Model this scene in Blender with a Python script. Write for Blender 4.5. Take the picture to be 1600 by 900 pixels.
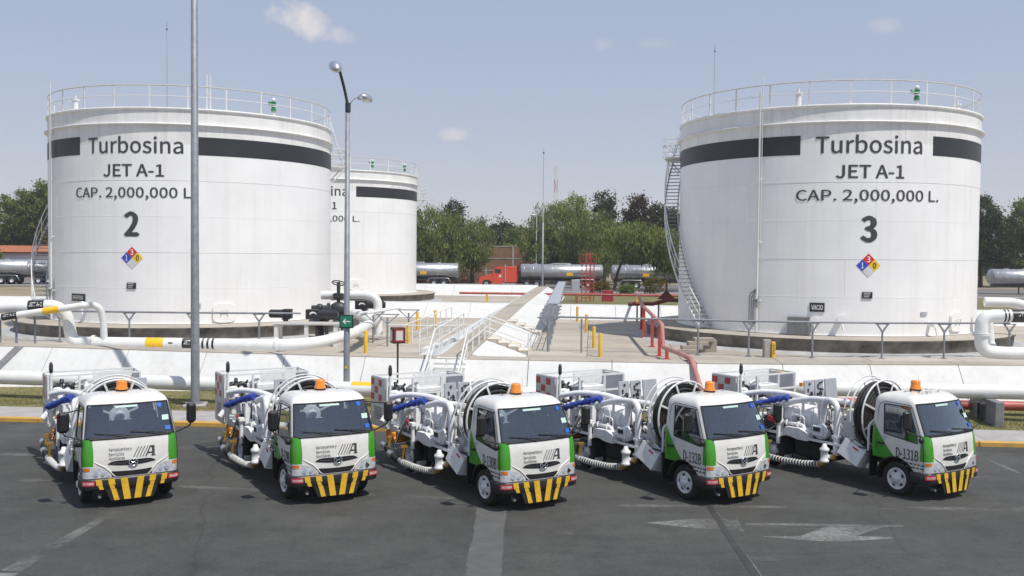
import bpy, bmesh, math, random
from mathutils import Vector, Matrix, Euler

for _o in list(bpy.data.objects):
    bpy.data.objects.remove(_o, do_unlink=True)
SC = bpy.context.scene
COL = SC.collection
R_ = math.radians

# ------------------------------------------------------------------ camera
CAMZ = 5.35
_p, _r = 0.03618, 0.009515
cam_d = bpy.data.cameras.new("camera"); cam_d.sensor_width = 36.0
cam_d.lens = 1495.0 / 1600.0 * 36.0
cam_d.clip_start = 0.1; cam_d.clip_end = 6000
cam = bpy.data.objects.new("camera", cam_d); COL.objects.link(cam)
_F = Vector((0, math.cos(_p), -math.sin(_p))); _U = Vector((1, 0, 0)); _UP = Vector((0, math.sin(_p), math.cos(_p)))
_rt = _U * math.cos(_r) + _UP * math.sin(_r); _up = _UP * math.cos(_r) - _U * math.sin(_r)
cam.matrix_world = Matrix(((_rt.x, _up.x, -_F.x, 0), (_rt.y, _up.y, -_F.y, 0), (_rt.z, _up.z, -_F.z, CAMZ), (0, 0, 0, 1)))
SC.camera = cam

# ------------------------------------------------------------------ world, sun, exposure
SUN_AZ, SUN_EL = 134.0, 60.5          # azimuth clockwise from +Y
SKY_STRENGTH, SUN_STRENGTH = 0.085, 3.45
W = bpy.data.worlds.new("World"); SC.world = W; W.use_nodes = True
nt = W.node_tree; nt.nodes.clear()
def N(t, tree=None, **kw):
    n = (tree or nt).nodes.new(t)
    for k, v in kw.items(): setattr(n, k, v)
    return n
def L(a, b, tree=None): (tree or nt).links.new(a, b)
sky = N("ShaderNodeTexSky"); sky.sky_type = 'NISHITA'; sky.sun_disc = False
sky.sun_elevation = R_(SUN_EL); sky.sun_rotation = R_(SUN_AZ)
sky.altitude = 2200; sky.air_density = 1.0; sky.dust_density = 3.5; sky.ozone_density = 1.6
tc = N("ShaderNodeTexCoord")
def vdot(v):
    n = N("ShaderNodeVectorMath", operation='DOT_PRODUCT'); L(tc.outputs['Generated'], n.inputs[0]); n.inputs[1].default_value = v; return n.outputs['Value']
def mth(op, a, b=None, c=None, clamp=False):
    n = N("ShaderNodeMath", operation=op); n.use_clamp = clamp
    for i, q in enumerate((a, b, c)):
        if q is None: continue
        if isinstance(q, (int, float)): n.inputs[i].default_value = q
        else: L(q, n.inputs[i])
    return n.outputs[0]
nz = N("ShaderNodeTexNoise"); nz.inputs['Scale'].default_value = 38; nz.inputs['Detail'].default_value = 7; nz.inputs['Roughness'].default_value = .6
L(tc.outputs['Generated'], nz.inputs['Vector'])
nz2 = N("ShaderNodeTexNoise"); nz2.inputs['Scale'].default_value = 120; nz2.inputs['Detail'].default_value = 5
L(tc.outputs['Generated'], nz2.inputs['Vector'])
mask = None
# small fair-weather clouds: azimuth, elevation (degrees), half sizes (tangent units), density
for az, el, a, b, dens, slant in ((-12.3, 13.1, .037, .019, .85, -.18), (-10.4, 12.5, .022, .010, .5, -.2), (-3.6, 7.0, .018, .0075, .5, 0.0),
                                  (5.3, 12.2, .012, .007, .22, 0.), (21.0, 12.6, .018, .008, .25, 0.), (8.4, 12.2, .02, .006, .12, 0.), (34, 20, .07, .02, .6, 0.), (-40, 24, .09, .03, .6, 0.), (70, 16, .1, .03, .6, 0.), (-95, 20, .12, .04, .6, 0.), (150, 25, .12, .04, .6, 0.)):
    A, E = R_(az), R_(el)
    D = Vector((math.sin(A) * math.cos(E), math.cos(A) * math.cos(E), math.sin(E)))
    Uv = Vector((math.cos(A), -math.sin(A), 0)); Vv = D.cross(Uv) * -1.0
    if Vv.z < 0: Vv = -Vv
    dd = mth('MAXIMUM', vdot(D), .05)
    u = mth('DIVIDE', vdot(Uv), dd); v = mth('DIVIDE', vdot(Vv), dd)
    v = mth('SUBTRACT', v, mth('MULTIPLY', u, slant))
    u = mth('DIVIDE', u, a); v = mth('DIVIDE', v, b)
    r2 = mth('ADD', mth('MULTIPLY', u, u), mth('MULTIPLY', v, v))
    q = mth('ADD', mth('SUBTRACT', 1.0, r2), mth('MULTIPLY', mth('SUBTRACT', nz.outputs['Fac'], .5), 2.2))
    q = mth('ADD', q, mth('MULTIPLY', mth('SUBTRACT', nz2.outputs['Fac'], .5), .9))
    q = mth('MULTIPLY', mth('MULTIPLY', q, .85, clamp=True), dens)
    front = mth('GREATER_THAN', vdot(D), .3)
    q = mth('MULTIPLY', q, front)
    mask = q if mask is None else mth('MAXIMUM', mask, q)
mixc = N("ShaderNodeMixRGB"); mixc.blend_type = 'MIX'
# pale haze veil evens the sky out towards grey-blue everywhere
veil = N("ShaderNodeMixRGB"); veil.inputs[0].default_value = .76
L(sky.outputs[0], veil.inputs[1]); veil.inputs[2].default_value = (4.1, 4.85, 6.45, 1)
# grey city haze thickening evenly towards the whole horizon
hz = mth('POWER', mth('SUBTRACT', 1.0, mth('ABSOLUTE', vdot((0, 0, 1)), clamp=True)), 9.0)
low = N("ShaderNodeMixRGB"); L(mth('MULTIPLY', hz, .95), low.inputs[0]); L(veil.outputs[0], low.inputs[1]); low.inputs[2].default_value = (6.6, 6.4, 6.3, 1)
L(mask, mixc.inputs[0]); L(low.outputs[0], mixc.inputs[1]); mixc.inputs[2].default_value = (7.6, 7.2, 7.0, 1)
bg = N("ShaderNodeBackground"); bg.inputs['Strength'].default_value = SKY_STRENGTH
out = N("ShaderNodeOutputWorld"); L(mixc.outputs[0], bg.inputs['Color']); L(bg.outputs[0], out.inputs['Surface'])

sun_d = bpy.data.lights.new("sun", 'SUN'); sun_d.energy = SUN_STRENGTH; sun_d.angle = R_(.55); sun_d.color = (1.0, .955, .89)
sun = bpy.data.objects.new("sun", sun_d); COL.objects.link(sun); sun.location = (60, -40, 90)
_sd = Vector((math.sin(R_(SUN_AZ)) * math.cos(R_(SUN_EL)), math.cos(R_(SUN_AZ)) * math.cos(R_(SUN_EL)), math.sin(R_(SUN_EL))))
sun.rotation_euler = _sd.to_track_quat('Z', 'Y').to_euler()

HAZE = .00045      # per metre, used by the haze box at the end
SC.view_settings.view_transform = 'Standard'; SC.view_settings.look = 'None'
SC.view_settings.exposure = 0.32; SC.view_settings.gamma = 1.0; SC.view_settings.use_curve_mapping = False

# ------------------------------------------------------------------ materials
MATS = {}
def M(name, col, rough=.5, metal=0.0, var=.08, scale=4.0, bump=0.0, bscale=60.0, spec=.5, col2=None, coat=0.0, streak=0.0):
    if name in MATS: return MATS[name]
    m = bpy.data.materials.new(name); m.use_nodes = True; t = m.node_tree; b = t.nodes['Principled BSDF']
    b.inputs['Roughness'].default_value = rough; b.inputs['Metallic'].default_value = metal
    b.inputs['Specular IOR Level'].default_value = spec; b.inputs['Coat Weight'].default_value = coat
    co = N("ShaderNodeTexCoord", t)
    n1 = N("ShaderNodeTexNoise", t); n1.inputs['Scale'].default_value = scale; n1.inputs['Detail'].default_value = 6; n1.inputs['Roughness'].default_value = .65
    L(co.outputs['Object'], n1.inputs['Vector'], t)
    rp = N("ShaderNodeValToRGB", t); rp.color_ramp.elements[0].position = .3; rp.color_ramp.elements[1].position = .7
    c = Vector(col); d = Vector(col2) if col2 else c * (1 - 2.2 * var)
    e = c if col2 else Vector([min(1, x * (1 + var * .6)) for x in col])
    rp.color_ramp.elements[0].color = (*d, 1); rp.color_ramp.elements[1].color = (*e, 1)
    L(n1.outputs['Fac'], rp.inputs[0], t)
    src = rp.outputs[0]
    if streak > 0:        # vertical run-off dirt
        mp = N("ShaderNodeMapping", t); mp.inputs['Scale'].default_value = (2.2, 2.2, .06); L(co.outputs['Object'], mp.inputs['Vector'], t)
        n3 = N("ShaderNodeTexNoise", t); n3.inputs['Scale'].default_value = 2.0; n3.inputs['Detail'].default_value = 7; L(mp.outputs[0], n3.inputs['Vector'], t)
        r3 = N("ShaderNodeValToRGB", t); r3.color_ramp.elements[0].position = .50; r3.color_ramp.elements[1].position = .78
        r3.color_ramp.elements[0].color = (1, 1, 1, 1); s = 1 - streak; r3.color_ramp.elements[1].color = (s, s * .98, s * .94, 1)
        L(n3.outputs['Fac'], r3.inputs[0], t)
        mm = N("ShaderNodeMixRGB", t); mm.blend_type = 'MULTIPLY'; mm.inputs[0].default_value = 1; L(src, mm.inputs[1], t); L(r3.outputs[0], mm.inputs[2], t); src = mm.outputs[0]
    L(src, b.inputs['Base Color'], t)
    if bump > 0:
        n2 = N("ShaderNodeTexNoise", t); n2.inputs['Scale'].default_value = bscale; n2.inputs['Detail'].default_value = 5
        L(co.outputs['Object'], n2.inputs['Vector'], t)
        bp = N("ShaderNodeBump", t); bp.inputs['Strength'].default_value = bump; bp.inputs['Distance'].default_value = .02
        L(n2.outputs['Fac'], bp.inputs['Height'], t); L(bp.outputs[0], b.inputs['Normal'], t)
    MATS[name] = m
    return m

tank_white = M('tank_white', (.845, .845, .84), .42, var=.03, scale=.5, bump=.12, bscale=1.1, streak=.05)
rim_white = M('rim_white', (.80, .795, .775), .5, var=.06, scale=.9, streak=.16)
band_black = M('band_black', (.03, .032, .036), .45, var=.15, scale=.7)
letter = M('letter_paint', (.055, .056, .06), .5, var=.1)
white = M('white_paint', (.80, .80, .79), .38, var=.04, scale=5)
white_dull = M('white_pipe_paint', (.74, .74, .72), .45, var=.06, scale=1.3)
equip_white = M('equipment_white', (.80, .80, .80), .4, var=.07, scale=7)
rail_white = M('rail_white', (.72, .72, .705), .45, var=.05)
rail_grey = M('rail_weathered', (.55, .53, .49), .6, var=.12)
galv = M('galvanised', (.27, .285, .315), .55, .25, var=.14, scale=6)
alu = M('aluminium', (.62, .63, .65), .33, .85, var=.08, scale=3)
steel_tank = M('polished_tank', (.60, .60, .60), .34, .8, var=.08, scale=1.2, streak=.25)
conc = M('concrete', (.40, .375, .335), .9, var=.16, scale=1.2, bump=.25, bscale=25)
conc_yard = M('yard_concrete', (.41, .365, .30), .92, var=.13, scale=.35, bump=.25, bscale=18)
conc_dark = M('ring_concrete', (.28, .255, .22), .95, col2=(.06, .055, .05), scale=1.1, bump=.4, bscale=12)
conc_side = M('sidewalk_concrete', (.37, .355, .34), .92, var=.1, scale=1.4, bump=.25, bscale=30)
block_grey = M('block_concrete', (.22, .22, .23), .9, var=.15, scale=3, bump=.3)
dike_white = M('lime_white', (.645, .645, .63), .75, var=.05, scale=.8, bump=.2, bscale=6, streak=.08)
kerb_yellow = M('kerb_yellow', (.62, .36, .055), .7, col2=(.44, .27, .08), scale=5, bump=.2)
safety_yellow = M('safety_yellow', (.78, .47, .03), .5, var=.12, scale=8)
pipe_yellow = M('pipe_yellow', (.86, .50, .02), .4, var=.05)
black_p = M('black_plastic', (.014, .014, .015), .5, var=.2, scale=8)
black_paint = M('black_paint', (.022, .022, .024), .4, var=.15)
dark_metal = M('dark_metal', (.06, .06, .065), .5, .3, var=.25, scale=10)
grime = M('chassis_black', (.014, .0135, .013), .75, var=.3, scale=8)
rubber = M('rubber', (.02, .02, .02), .85, var=.2, scale=10, bump=.2)
hose_rub = M('hose_rubber', (.03, .029, .028), .7, var=.3, scale=12)
hose_white = M('hose_white', (.62, .62, .6), .6, var=.15, scale=14)
rim_w = M('wheel_white', (.72, .73, .75), .35, .1, var=.06)
red_p = M('red_paint', (.50, .055, .045), .42, var=.1)
red_pipe = M('red_pipe_paint', (.44, .105, .085), .5, var=.16, scale=2.5)
red_truck = M('tractor_red', (.72, .065, .018), .28, var=.05, coat=.5)
brass = M('brass', (.50, .30, .06), .45, .4, var=.15)
orange_bx = M('orange_plastic', (.80, .30, .03), .5, var=.1)
blue_tarp = M('blue_tarp', (.035, .085, .50), .55, var=.35, scale=9, bump=.7, bscale=22)
chrome = M('chrome', (.7, .7, .72), .15, 1.0, var=.03)
lamp_glass = M('headlight_lens', (.74, .76, .78), .12, .25, var=.16, scale=16, coat=.8)
orange_lens = M('orange_lens', (.80, .20, .02), .2, var=.1, coat=.6)
beacon_m = M('beacon_amber', (.90, .27, .02), .22, var=.12, scale=12, coat=.7)
green_valve = M('green_paint', (.02, .22, .07), .4, var=.12)
sign_green = M('sign_green', (.012, .20, .115), .45, var=.06)
haz_red = M('hazard_red', (.62, .035, .03), .45, var=.05); haz_blue = M('hazard_blue', (.03, .07, .52), .45, var=.05)
haz_yel = M('hazard_yellow', (.82, .56, .02), .45, var=.05); haz_grey = M('hazard_white', (.62, .63, .62), .5, var=.05)
mark_white = M('mark_white', (.80, .80, .78), .5, var=.03)
seat_m = M('seat_fabric', (.10, .125, .165), .8, var=.2, scale=10)
dash_m = M('dashboard', (.12, .13, .15), .7, var=.15)
liner_m = M('cab_liner', (.30, .32, .34), .8, var=.08)
panel_grey = M('panel_grey', (.42, .44, .47), .45, .15, var=.06)
bark = M('bark', (.07, .05, .035), .95, var=.3, scale=6, bump=.6, bscale=9)
roof_tile = M('roof_terracotta', (.42, .15, .07), .85, var=.16, scale=2)
grass_m = M('grass_blades', (.15, .155, .045), .9, col2=(.25, .20, .085), scale=.9)
red_sticker = M('red_sticker', (.55, .04, .05), .45, var=.05)
blue_sticker = M('blue_sticker', (.02, .12, .55), .4, var=.05)
pale_sticker = M('pale_sticker', (.5, .68, .6), .5, var=.08)

def m_glass(name, tint, refl=1.0):
    m = bpy.data.materials.new(name); m.use_nodes = True; t = m.node_tree; t.nodes.clear()
    tr = N("ShaderNodeBsdfTransparent", t); tr.inputs[0].default_value = (*tint, 1)
    gl = N("ShaderNodeBsdfGlossy", t); gl.inputs['Roughness'].default_value = .03; gl.inputs[0].default_value = (.9, .95, 1, 1)
    fr = N("ShaderNodeFresnel", t); fr.inputs[0].default_value = 1.65
    mu = N("ShaderNodeMath", t, operation='MULTIPLY'); L(fr.outputs[0], mu.inputs[0], t); mu.inputs[1].default_value = refl
    mx = N("ShaderNodeMixShader", t); L(mu.outputs[0], mx.inputs[0], t); L(tr.outputs[0], mx.inputs[1], t); L(gl.outputs[0], mx.inputs[2], t)
    o = N("ShaderNodeOutputMaterial", t); L(mx.outputs[0], o.inputs[0], t); MATS[name] = m
    return m
glass = m_glass('cab_glass', (.78, .84, .87), 3.3)

def m_cab():
    """white cab paint with the green livery sweeping over the lower side and the front corners"""
    m = bpy.data.materials.new('cab_livery'); m.use_nodes = True; t = m.node_tree; b = t.nodes['Principled BSDF']
    b.inputs['Roughness'].default_value = .22; b.inputs['Coat Weight'].default_value = .5; b.inputs['Coat Roughness'].default_value = .08
    co = N("ShaderNodeTexCoord", t); sp = N("ShaderNodeSeparateXYZ", t); L(co.outputs['Object'], sp.inputs[0], t)
    def mt(op, a, bb=None, clamp=False):
        n = N("ShaderNodeMath", t, operation=op); n.use_clamp = clamp
        for i, q in enumerate((a, bb)):
            if q is None: continue
            if isinstance(q, (int, float)): n.inputs[i].default_value = q
            else: L(q, n.inputs[i], t)
        return n.outputs[0]
    x, y, z = sp.outputs; ax = mt('ABSOLUTE', x)
    g = mt('ADD', mt('ADD', 1.04, mt('MULTIPLY', y, 1.13)), mt('MULTIPLY', mt('MULTIPLY', y, y), .52))
    side = mt('MULTIPLY', mt('LESS_THAN', z, g), mt('GREATER_THAN', ax, .84))
    side = mt('MULTIPLY', side, mt('GREATER_THAN', y, -.86))
    edge = mt('ADD', .735, mt('MULTIPLY', mt('ABSOLUTE', mt('SUBTRACT', z, 1.1)), .05))
    c = mt('MULTIPLY', mt('GREATER_THAN', ax, edge), mt('LESS_THAN', y, -.80))
    c = mt('MULTIPLY', c, mt('MULTIPLY', mt('GREATER_THAN', z, .885), mt('LESS_THAN', z, 1.445)))
    f = mt('MAXIMUM', side, c)
    nn = N("ShaderNodeTexNoise", t); nn.inputs['Scale'].default_value = 3; nn.inputs['Detail'].default_value = 5; L(co.outputs['Object'], nn.inputs['Vector'], t)
    rp = N("ShaderNodeValToRGB", t); rp.color_ramp.elements[0].color = (.67, .66, .63, 1); rp.color_ramp.elements[1].color = (.735, .73, .70, 1)
    L(nn.outputs['Fac'], rp.inputs[0], t)
    mx = N("ShaderNodeMixRGB", t); L(f, mx.inputs[0], t); L(rp.outputs[0], mx.inputs[1], t); mx.inputs[2].default_value = (.055, .30, .018, 1)
    # road film and bug-dust, different on every truck
    oi = N("ShaderNodeObjectInfo", t); va = N("ShaderNodeVectorMath", t, operation='ADD'); cx = N("ShaderNodeCombineXYZ", t); ml = N("ShaderNodeMath", t, operation='MULTIPLY'); ml.inputs[1].default_value = 40
    L(oi.outputs['Random'], ml.inputs[0], t); L(ml.outputs[0], cx.inputs[0], t); L(co.outputs['Object'], va.inputs[0], t); L(cx.outputs[0], va.inputs[1], t)
    dn = N("ShaderNodeTexNoise", t); dn.inputs['Scale'].default_value = 2.6; dn.inputs['Detail'].default_value = 9; dn.inputs['Roughness'].default_value = .75; L(va.outputs[0], dn.inputs['Vector'], t)
    dr = N("ShaderNodeValToRGB", t); dr.color_ramp.elements[0].position = .36; dr.color_ramp.elements[1].position = .56; dr.color_ramp.elements[0].color = (.91, .895, .865, 1); dr.color_ramp.elements[1].color = (1, 1, 1, 1); L(dn.outputs['Fac'], dr.inputs[0], t)
    dm = N("ShaderNodeMixRGB", t); dm.blend_type = 'MULTIPLY'; dm.inputs[0].default_value = 1; L(mx.outputs[0], dm.inputs[1], t); L(dr.outputs[0], dm.inputs[2], t)
    rr_ = N("ShaderNodeMapRange", t); rr_.inputs['To Min'].default_value = .42; rr_.inputs['To Max'].default_value = .20; L(dn.outputs['Fac'], rr_.inputs['Value'], t); L(rr_.outputs[0], b.inputs['Roughness'], t)
    L(dm.outputs[0], b.inputs['Base Color'], t); MATS['cab_livery'] = m
    return m
cab_paint = m_cab()

def m_worn(name, col, cover=.55, scale=7.0, rough=.85):
    """worn road paint: flakes away to show what lies below"""
    m = bpy.data.materials.new(name); m.use_nodes = True; t = m.node_tree; b = t.nodes['Principled BSDF']
    b.inputs['Base Color'].default_value = (*col, 1); b.inputs['Roughness'].default_value = rough
    co = N("ShaderNodeTexCoord", t); n1 = N("ShaderNodeTexNoise", t); n1.inputs['Scale'].default_value = scale; n1.inputs['Detail'].default_value = 9; n1.inputs['Roughness'].default_value = .75
    L(co.outputs['Object'], n1.inputs['Vector'], t)
    n2 = N("ShaderNodeTexNoise", t); n2.inputs['Scale'].default_value = .8; n2.inputs['Detail'].default_value = 3; L(co.outputs['Object'], n2.inputs['Vector'], t)
    ad = N("ShaderNodeMath", t, operation='ADD'); L(n1.outputs['Fac'], ad.inputs[0], t); L(n2.outputs['Fac'], ad.inputs[1], t)
    rp = N("ShaderNodeValToRGB", t); rp.color_ramp.elements[0].position = .5 * (1.9 - cover) - .12; rp.color_ramp.elements[1].position = .5 * (1.9 - cover) + .16
    hf = N("ShaderNodeMath", t, operation='MULTIPLY'); hf.inputs[1].default_value = .5; L(ad.outputs[0], hf.inputs[0], t)
    L(hf.outputs[0], rp.inputs[0], t); L(rp.outputs[0], b.inputs['Alpha'], t)
    MATS[name] = m
    return m
paint_worn = m_worn('worn_road_paint', (.25, .25, .24), .88)
paint_thin = m_worn('thin_road_paint', (.21, .21, .20), .78)
scuff = m_worn('dusty_scuff', (.17, .165, .16), .70, 3.0)

def m_asphalt():
    m = bpy.data.materials.new('asphalt'); m.use_nodes = True; t = m.node_tree; b = t.nodes['Principled BSDF']; b.inputs['Roughness'].default_value = .88
    co = N("ShaderNodeTexCoord", t)
    def noise(s, d=6, r=.6, sc=None):
        n = N("ShaderNodeTexNoise", t); n.inputs['Scale'].default_value = s; n.inputs['Detail'].default_value = d; n.inputs['Roughness'].default_value = r
        if sc:
            mp = N("ShaderNodeMapping", t); mp.inputs['Scale'].default_value = sc; L(co.outputs['Object'], mp.inputs[0], t); L(mp.outputs[0], n.inputs['Vector'], t)
        else: L(co.outputs['Object'], n.inputs['Vector'], t)
        return n.outputs['Fac']
    def ramp(f, p0, c0, p1, c1):
        r = N("ShaderNodeValToRGB", t); e = r.color_ramp.elements; e[0].position = p0; e[1].position = p1; e[0].color = (c0, c0, c0 * .99, 1); e[1].color = (c1, c1, c1 * .99, 1); L(f, r.inputs[0], t); return r.outputs[0]
    def mul(a, c):
        x = N("ShaderNodeMixRGB", t); x.blend_type = 'MULTIPLY'; x.inputs[0].default_value = 1; L(a, x.inputs[1], t); L(c, x.inputs[2], t); return x.outputs[0]
    base = ramp(noise(.3, 6, .7), .32, .043, .70, .070)
    base = mul(base, ramp(noise(75, 2), .3, .55, .75, 1.5)); base = mul(base, ramp(noise(24, 3, .7), .32, .72, .70, 1.32)); base = mul(base, ramp(noise(7, 5, .7), .3, .88, .7, 1.12))           # aggregate
    base = mul(base, ramp(noise(1.3, 8, .7, (.5, 1.0, 1)), .45, 1.0, .74, 1.30))   # tyre-polished streaks
    base = mul(base, ramp(noise(.9, 7, .75), .34, .72, .50, 1.0))        # oil stains
    vo = N("ShaderNodeTexVoronoi", t); vo.feature = 'DISTANCE_TO_EDGE'; vo.inputs['Scale'].default_value = .14
    ds = N("ShaderNodeMixRGB", t); ds.inputs[0].default_value = .28; nn = N("ShaderNodeTexNoise", t); nn.inputs['Scale'].default_value = 1.3; nn.inputs['Detail'].default_value = 6; L(co.outputs['Object'], nn.inputs['Vector'], t)
    L(co.outputs['Object'], ds.inputs[1], t); L(nn.outputs['Color'], ds.inputs[2], t); L(ds.outputs[0], vo.inputs['Vector'], t)
    base = mul(base, ramp(vo.outputs['Distance'], .0008, .74, .004, 1.0))   # cracks
    L(base, b.inputs['Base Color'], t)
    bp = N("ShaderNodeBump", t); bp.inputs['Strength'].default_value = .5; bp.inputs['Distance'].default_value = .01; L(noise(120, 3), bp.inputs['Height'], t); L(bp.outputs[0], b.inputs['Normal'], t)
    MATS['asphalt'] = m
    return m
asphalt = m_asphalt()

def m_ground(name, c1, c2, c3, scale):
    m = bpy.data.materials.new(name); m.use_nodes = True; t = m.node_tree; b = t.nodes['Principled BSDF']; b.inputs['Roughness'].default_value = .95
    co = N("ShaderNodeTexCoord", t); n = N("ShaderNodeTexNoise", t); n.inputs['Scale'].default_value = scale; n.inputs['Detail'].default_value = 9; n.inputs['Roughness'].default_value = .7
    L(co.outputs['Object'], n.inputs['Vector'], t)
    r = N("ShaderNodeValToRGB", t); e = r.color_ramp.elements; e[0].position = .32; e[1].position = .68; e[0].color = (*c1, 1); e[1].color = (*c3, 1)
    k = e.new(.5); k.color = (*c2, 1); L(n.outputs['Fac'], r.inputs[0], t); L(r.outputs[0], b.inputs['Base Color'], t)
    bp = N("ShaderNodeBump", t); bp.inputs['Strength'].default_value = .6; L(n.outputs['Fac'], bp.inputs['Height'], t); L(bp.outputs[0], b.inputs['Normal'], t)
    MATS[name] = m
    return m
turf = m_ground('turf', (.075, .085, .025), (.15, .14, .05), (.24, .19, .09), 1.1)
dirt = m_ground('dry_ground', (.14, .13, .07), (.24, .20, .12), (.30, .26, .18), .15)

def m_leaf(name, c, c2):
    m = bpy.data.materials.new(name); m.use_nodes = True; t = m.node_tree; t.nodes.clear()
    co = N("ShaderNodeTexCoord", t); n = N("ShaderNodeTexNoise", t); n.inputs['Scale'].default_value = .45; n.inputs['Detail'].default_value = 4
    L(co.outputs['Object'], n.inputs['Vector'], t)
    r = N("ShaderNodeValToRGB", t); e = r.color_ramp.elements; e[0].position = .35; e[1].position = .65; e[0].color = (*c, 1); e[1].color = (*c2, 1); L(n.outputs['Fac'], r.inputs[0], t)
    d = N("ShaderNodeBsdfDiffuse", t); tr = N("ShaderNodeBsdfTranslucent", t); L(r.outputs[0], d.inputs[0], t); L(r.outputs[0], tr.inputs[0], t)
    mx = N("ShaderNodeMixShader", t); mx.inputs[0].default_value = .3; L(d.outputs[0], mx.inputs[1], t); L(tr.outputs[0], mx.inputs[2], t)
    o = N("ShaderNodeOutputMaterial", t); L(mx.outputs[0], o.inputs[0], t); MATS[name] = m
    return m
leaf_pirul = m_leaf('leaf_olive', (.13, .16, .048), (.265, .29, .10))
leaf_mid = m_leaf('leaf_mid', (.105, .15, .045), (.205, .255, .085))
leaf_light = m_leaf('leaf_light', (.18, .25, .06), (.27, .33, .10))
leaf_dark = m_leaf('leaf_dark', (.045, .062, .026), (.085, .10, .045))
leaf_rust = m_leaf('leaf_rust', (.06, .048, .024), (.09, .07, .036))
leaf_yel = m_leaf('leaf_yellow', (.12, .10, .02), (.17, .13, .03))

def m_brick():
    m = bpy.data.materials.new('brick_far'); m.use_nodes = True; t = m.node_tree; b = t.nodes['Principled BSDF']; b.inputs['Roughness'].default_value = .9
    co = N("ShaderNodeTexCoord", t); mp = N("ShaderNodeMapping", t); mp.inputs['Rotation'].default_value = (R_(90), 0, 0); L(co.outputs['Object'], mp.inputs[0], t)
    br = N("ShaderNodeTexBrick", t); br.inputs['Scale'].default_value = 1.0; br.inputs['Brick Width'].default_value = .26; br.inputs['Row Height'].default_value = .09; br.inputs['Mortar Size'].default_value = .012
    br.inputs['Color1'].default_value = (.30, .125, .065, 1); br.inputs['Color2'].default_value = (.23, .095, .055, 1); br.inputs['Mortar'].default_value = (.25, .2, .16, 1)
    L(mp.outputs[0], br.inputs['Vector'], t)
    n = N("ShaderNodeTexNoise", t); n.inputs['Scale'].default_value = .5; n.inputs['Detail'].default_value = 6; L(co.outputs['Object'], n.inputs['Vector'], t)
    r = N("ShaderNodeValToRGB", t); r.color_ramp.elements[0].color = (.7, .7, .7, 1); r.color_ramp.elements[1].color = (1.25, 1.2, 1.15, 1); L(n.outputs['Fac'], r.inputs[0], t)
    x = N("ShaderNodeMixRGB", t); x.blend_type = 'MULTIPLY'; x.inputs[0].default_value = 1; L(br.outputs[0], x.inputs[1], t); L(r.outputs[0], x.inputs[2], t); L(x.outputs[0], b.inputs['Base Color'], t)
    MATS['brick_far'] = m
    return m
brick_far = m_brick()

# ------------------------------------------------------------------ mesh builder
def orient(z):
    z = Vector(z).normalized()
    h = Vector((0, 0, 1)) if abs(z.z) < .95 else Vector((1, 0, 0))
    x = h.cross(z).normalized(); y = z.cross(x)
    return Matrix((x, y, z)).transposed()

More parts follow.
